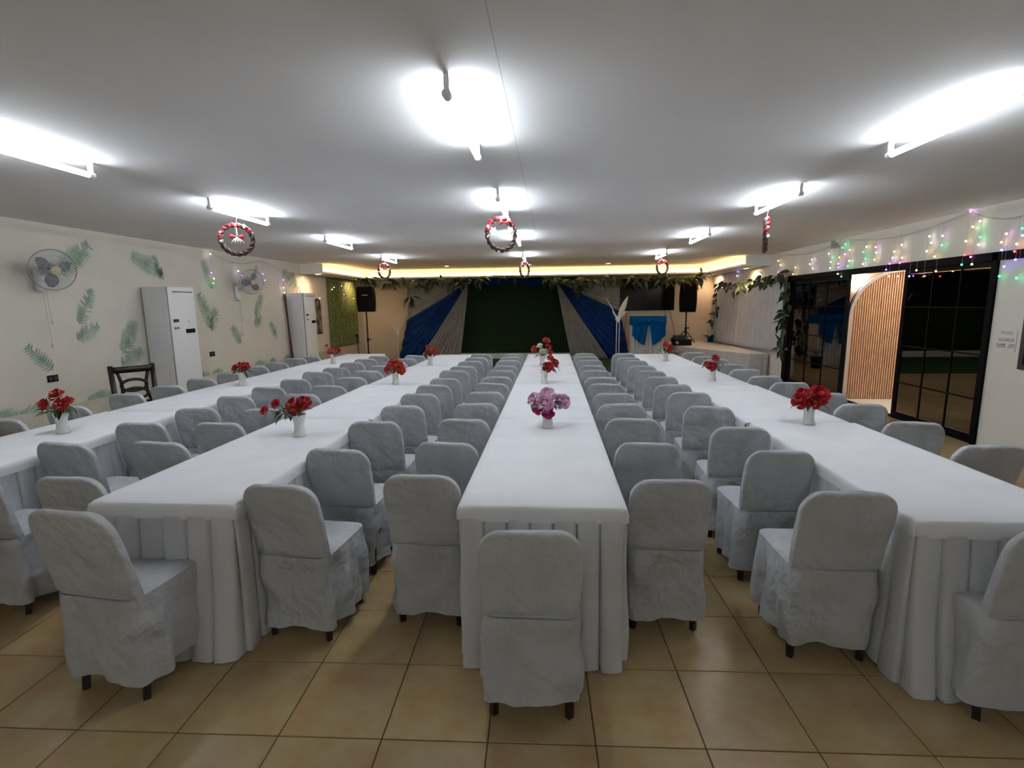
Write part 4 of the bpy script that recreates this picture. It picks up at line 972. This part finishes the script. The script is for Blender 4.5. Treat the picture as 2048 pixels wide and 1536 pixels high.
# ------------------------------------------------------------------ fairy lights
COLS = {'w': (1, .95, .9), 'y': (1, .70, .18), 'g': (.02, .9, .30), 'c': (.5, .8, 1), 'p': (.8, .35, .9), 'v': (.25, .08, 1), 'o': (1, .4, .15), 'r': (1, .03, .03), 'm': (.8, .06, .9), 'b': (.10, .18, 1)}
BULB = {k: MB().ball((0, 0, 0), .011, 7, 5).mesh('bulb', glow('bulb_' + k, c, 4.5)) for k, c in COLS.items()}
def fairy(label, X, bulbs, nails, wire_top):
    t = thing('fairy_lights', label, 'string lights', (X, 0, 0), 0, 'fairy lights'); wm = MB()
    N = [atx(x, y, X) for x, y in nails]; N.sort(key=lambda p: p.y)
    def wz(y):
        for a_, b_ in zip(N[:-1], N[1:]):
            if a_.y <= y <= b_.y: f = (y - a_.y) / (b_.y - a_.y); return a_.z + (b_.z - a_.z) * f - .26 * f * (1 - f) * min(1, (b_.y - a_.y) / 1.5) * 2
        return N[0].z if y < N[0].y else N[-1].z
    pts = []
    for a_, b_ in zip(N[:-1], N[1:]):
        for k in range(13): y = a_.y + (b_.y - a_.y) * k / 12; pts.append((0, y, wz(y)))
    wm.tube(pts, .0035, 4)
    for x, y, c in bulbs:
        p = atx(x, y, X); inst('bulb', BULB[c], t, (0, p.y, p.z))
        wm.tube([(0, p.y, wz(p.y)), (.002, p.y, p.z)], .0012, 3)
    wm.build('wire', M_WIRE, t)
S8 = .2383
R8 = [(550,370,'g'),(525,400,'g'),(585,420,'y'),(408,452,'w'),(440,482,'g'),(498,482,'o'),(545,455,'p'),(268,500,'w'),(250,538,'w'),(278,575,'p'),(425,520,'y'),(420,572,'c'),(490,535,'p'),(490,565,'v'),(580,510,'w'),(570,553,'g'),(700,437,'g'),(717,493,'g'),(727,392,'y'),(803,395,'p'),(808,440,'w'),(793,500,'y'),(695,538,'w'),(960,433,'y'),(945,485,'w'),(1022,377,'w'),(1025,485,'y'),(1255,305,'w'),(1270,360,'w'),(1365,300,'p'),(1357,380,'g'),(1232,430,'y'),(1297,475,'y'),(1680,178,'w'),(1618,225,'y'),(1658,235,'g'),(1680,312,'g'),(1667,375,'w'),(1560,345,'y'),(1600,95,'p'),(1550,462,'r'),(1600,478,'m'),(1525,543,'g'),(1610,540,'y'),(1858,355,'y'),(1860,420,'b'),(1900,283,'p'),(1988,370,'o'),(1968,432,'r'),(1975,500,'v'),(1880,558,'v'),(1840,640,'g'),(1985,655,'g'),(2035,238,'g'),(2035,297,'v'),(920,535,'m'),(1005,528,'m'),(890,585,'v'),(990,640,'v'),(1085,640,'b'),(915,640,'o'),(1145,590,'y'),(1308,598,'y'),(1205,642,'r'),(128,565,'y'),(110,622,'y'),(5,545,'y'),(485,620,'y'),(515,643,'g')]
rb = [(1560 + x * S8, 400 + y * S8, c) for x, y, c in R8]
S5 = .1692
rb += [(1400 + x * S5, 500 + y * S5, c) for x, y, c in [(445,257,'v'),(437,305,'w'),(323,402,'m'),(300,492,'v'),(185,508,'v'),(925,262,'v'),(912,318,'c'),(952,180,'y'),(923,128,'y')]]
fairy('colourful fairy lights hanging along the top of the right wall', XR - .045, rb, [(2048, 430), (1941, 422), (1690, 477), (1553, 506), (1440, 532)], 0)
S2 = .1367
lb_ = [(380 + x * S2, 480 + y * S2, c) for x, y, c in [(298,205,'w'),(312,480,'v'),(350,565,'y'),(340,632,'g'),(708,455,'w'),(755,520,'v'),(1065,497,'v'),(1095,590,'v'),(1368,585,'v'),(1372,700,'w'),(1383,772,'w'),(1636,562,'y'),(1684,684,'y'),(1900,852,'y')]]
lb_ += [(600 + x * .1498, 500 + y * .1498, c) for x, y, c in [(430,528,'y'),(588,592,'v'),(555,480,'y'),(715,650,'y'),(455,500,'y')]]
fairy('sparse fairy lights hanging on the left wall near the farther fan', XL + .06, lb_, [(420, 502), (520, 520), (640, 548), (715, 562)], 0)
# scrap of paper on the right wall
p = atx(1672, 489, XR - .01); o = MB().add([(0, -.13, -.05), (-.02, .12, .09), (-.01, .14, -.06)], [(0, 1, 2)]).build('paper_scrap', mat('scrap_grey', (.35, .33, .31), .8), None, False, .003); o.location = p
tag(o, 'small grey triangular scrap stuck high on the right wall', 'paper scrap')

# ------------------------------------------------------------------ hanging wreaths
berry = [MB().ball((0, 0, 0), .016, 7, 5).mesh('berry', m_) for m_ in (M_BERRY, M_BERRYD)]
pom = MB().ball((0, 0, 0), .013, 7, 5).mesh('pompom', M_RIBW)
wleaf = leaf_mesh('petal', M_RIBW, .05, .03, .3, 3)
gleaf = leaf_mesh('leaf', M_RIBG, .05, .022, .3, 3)
def wreath(x, ytop, ybot, Y, yaw, label, seed, kind):
    a, b = aty(x, ytop, Y), aty(x, ybot, Y); Rr = (a.z - b.z) / 2 - .012; r = random.Random(seed)
    t = thing('hanging_wreath', label, 'wreath', (a.x, Y, (a.z + b.z) / 2), yaw, 'hanging wreaths')
    ring = MB(); pts = []
    for q in range(2):
        ring.tube([((Rr + .012 * math.cos(k * .9 + q * PI)) * math.cos(2 * PI * k / 60), .012 * math.sin(k * .9 + q * PI), (Rr + .012 * math.cos(k * .9 + q * PI)) * math.sin(2 * PI * k / 60)) for k in range(60)], .015, 6, closed=True)
    ring.build('ring', M_BERRYD, t, True)
    for k in range(16):
        an = PI * (.15 + .9 * k / 15) if kind != 2 else PI * (.2 + .7 * k / 15); me = berry[0] if k % 3 else pom
        if k % 5 == 4:
            inst('leaf', gleaf, t, (Rr * math.cos(an), -.015, Rr * math.sin(an)), (r.uniform(0, 6), r.uniform(0, 6), 0), .8)
        else: inst('berry' if me is berry[0] else 'pompom', me, t, ((Rr + r.uniform(-.008, .012)) * math.cos(an), -.012 + r.uniform(-.01, .01), (Rr + r.uniform(-.008, .012)) * math.sin(an)), (0, 0, 0), r.uniform(1.1, 1.6))
    top = TZ - .012 - (a.z + b.z) / 2
    tx_ = min((u[0] for u in tubes), key=lambda q: abs(q - a.x)) - a.x
    MB().tube([(0, 0, Rr - .01), (tx_ * math.cos(yaw), -tx_ * math.sin(yaw), top)], .003, 5).build('ribbon_loop', mat('ribbon_pink', (.55, .3, .35), .5), t)
    if kind == 0:      # bow and white sprig in the middle
        for s in (-1, 1): MB().grid(lambda u, v, s=s: (s * (.008 + .055 * u), -.006 * math.sin(v * PI), .03 + (.012 + .04 * u) * (v - .5)), 5, 4).build('bow_loop', M_BERRY, t, True, .004)
        wm = MB().tube([(0, 0, Rr), (.005, 0, .05), (0, 0, .02)], .006, 5)
        for k in range(5): wm.tube([(0, 0, .02), (-.03 + .018 * k, -.01, -.01), (-.055 + .03 * k, -.008, -.035 - .008 * (k % 2))], [.005, .006, .003], 5)
        wm.build('white_sprig', M_RIBW, t, True)
    else:
        for cx, cz in (((-.6, .15), (.62, .25)) if kind == 1 else ((.1, .45),)):
            for k in range(6): a2 = 2 * PI * k / 6; inst('petal', wleaf, t, (cx * Rr, -.02, cz * Rr), (0, a2, 0) if 0 else (PI / 2, a2, 0), 1.0)
        for s in (-1, 1): MB().grid(lambda u, v, s=s: (.02 + s * (.006 + .045 * u), -.03 - .008 * math.sin(v * PI), Rr * .72 + (.012 + .045 * u) * (v - .5)), 5, 4).build('bow_loop', M_BERRY, t, True, .004)
        inst('petal', wleaf, t, (.02, -.015, -Rr), (PI / 2, .4, 0), .7); inst('petal', wleaf, t, (-.02, -.015, -Rr), (PI / 2, 2.6, 0), .7)
wreath(471, 447, 511, 5.1, .55, 'red berry wreath with a red bow under the second tube light, left row', 1, 0)
wreath(1002, 434, 503, 5.35, .55, 'red and white flower wreath under the second tube light, middle row', 2, 1)
wreath(1533, 437, 504, 5.42, 1.2, 'red wreath seen edge on under the second tube light, right row', 3, 1)
wreath(768, 527, 558, 10.2, 1.0, 'small pinkish wreath hanging from the farthest tube light of the left row', 4, 1)
wreath(1049, 523, 556, 10.7, 1.0, 'small pinkish wreath hanging from the farthest tube light of the middle row', 5, 2)
wreath(1325, 520, 550, 10.6, .5, 'small dark wreath hanging from the farthest tube light of the right row', 6, 2)
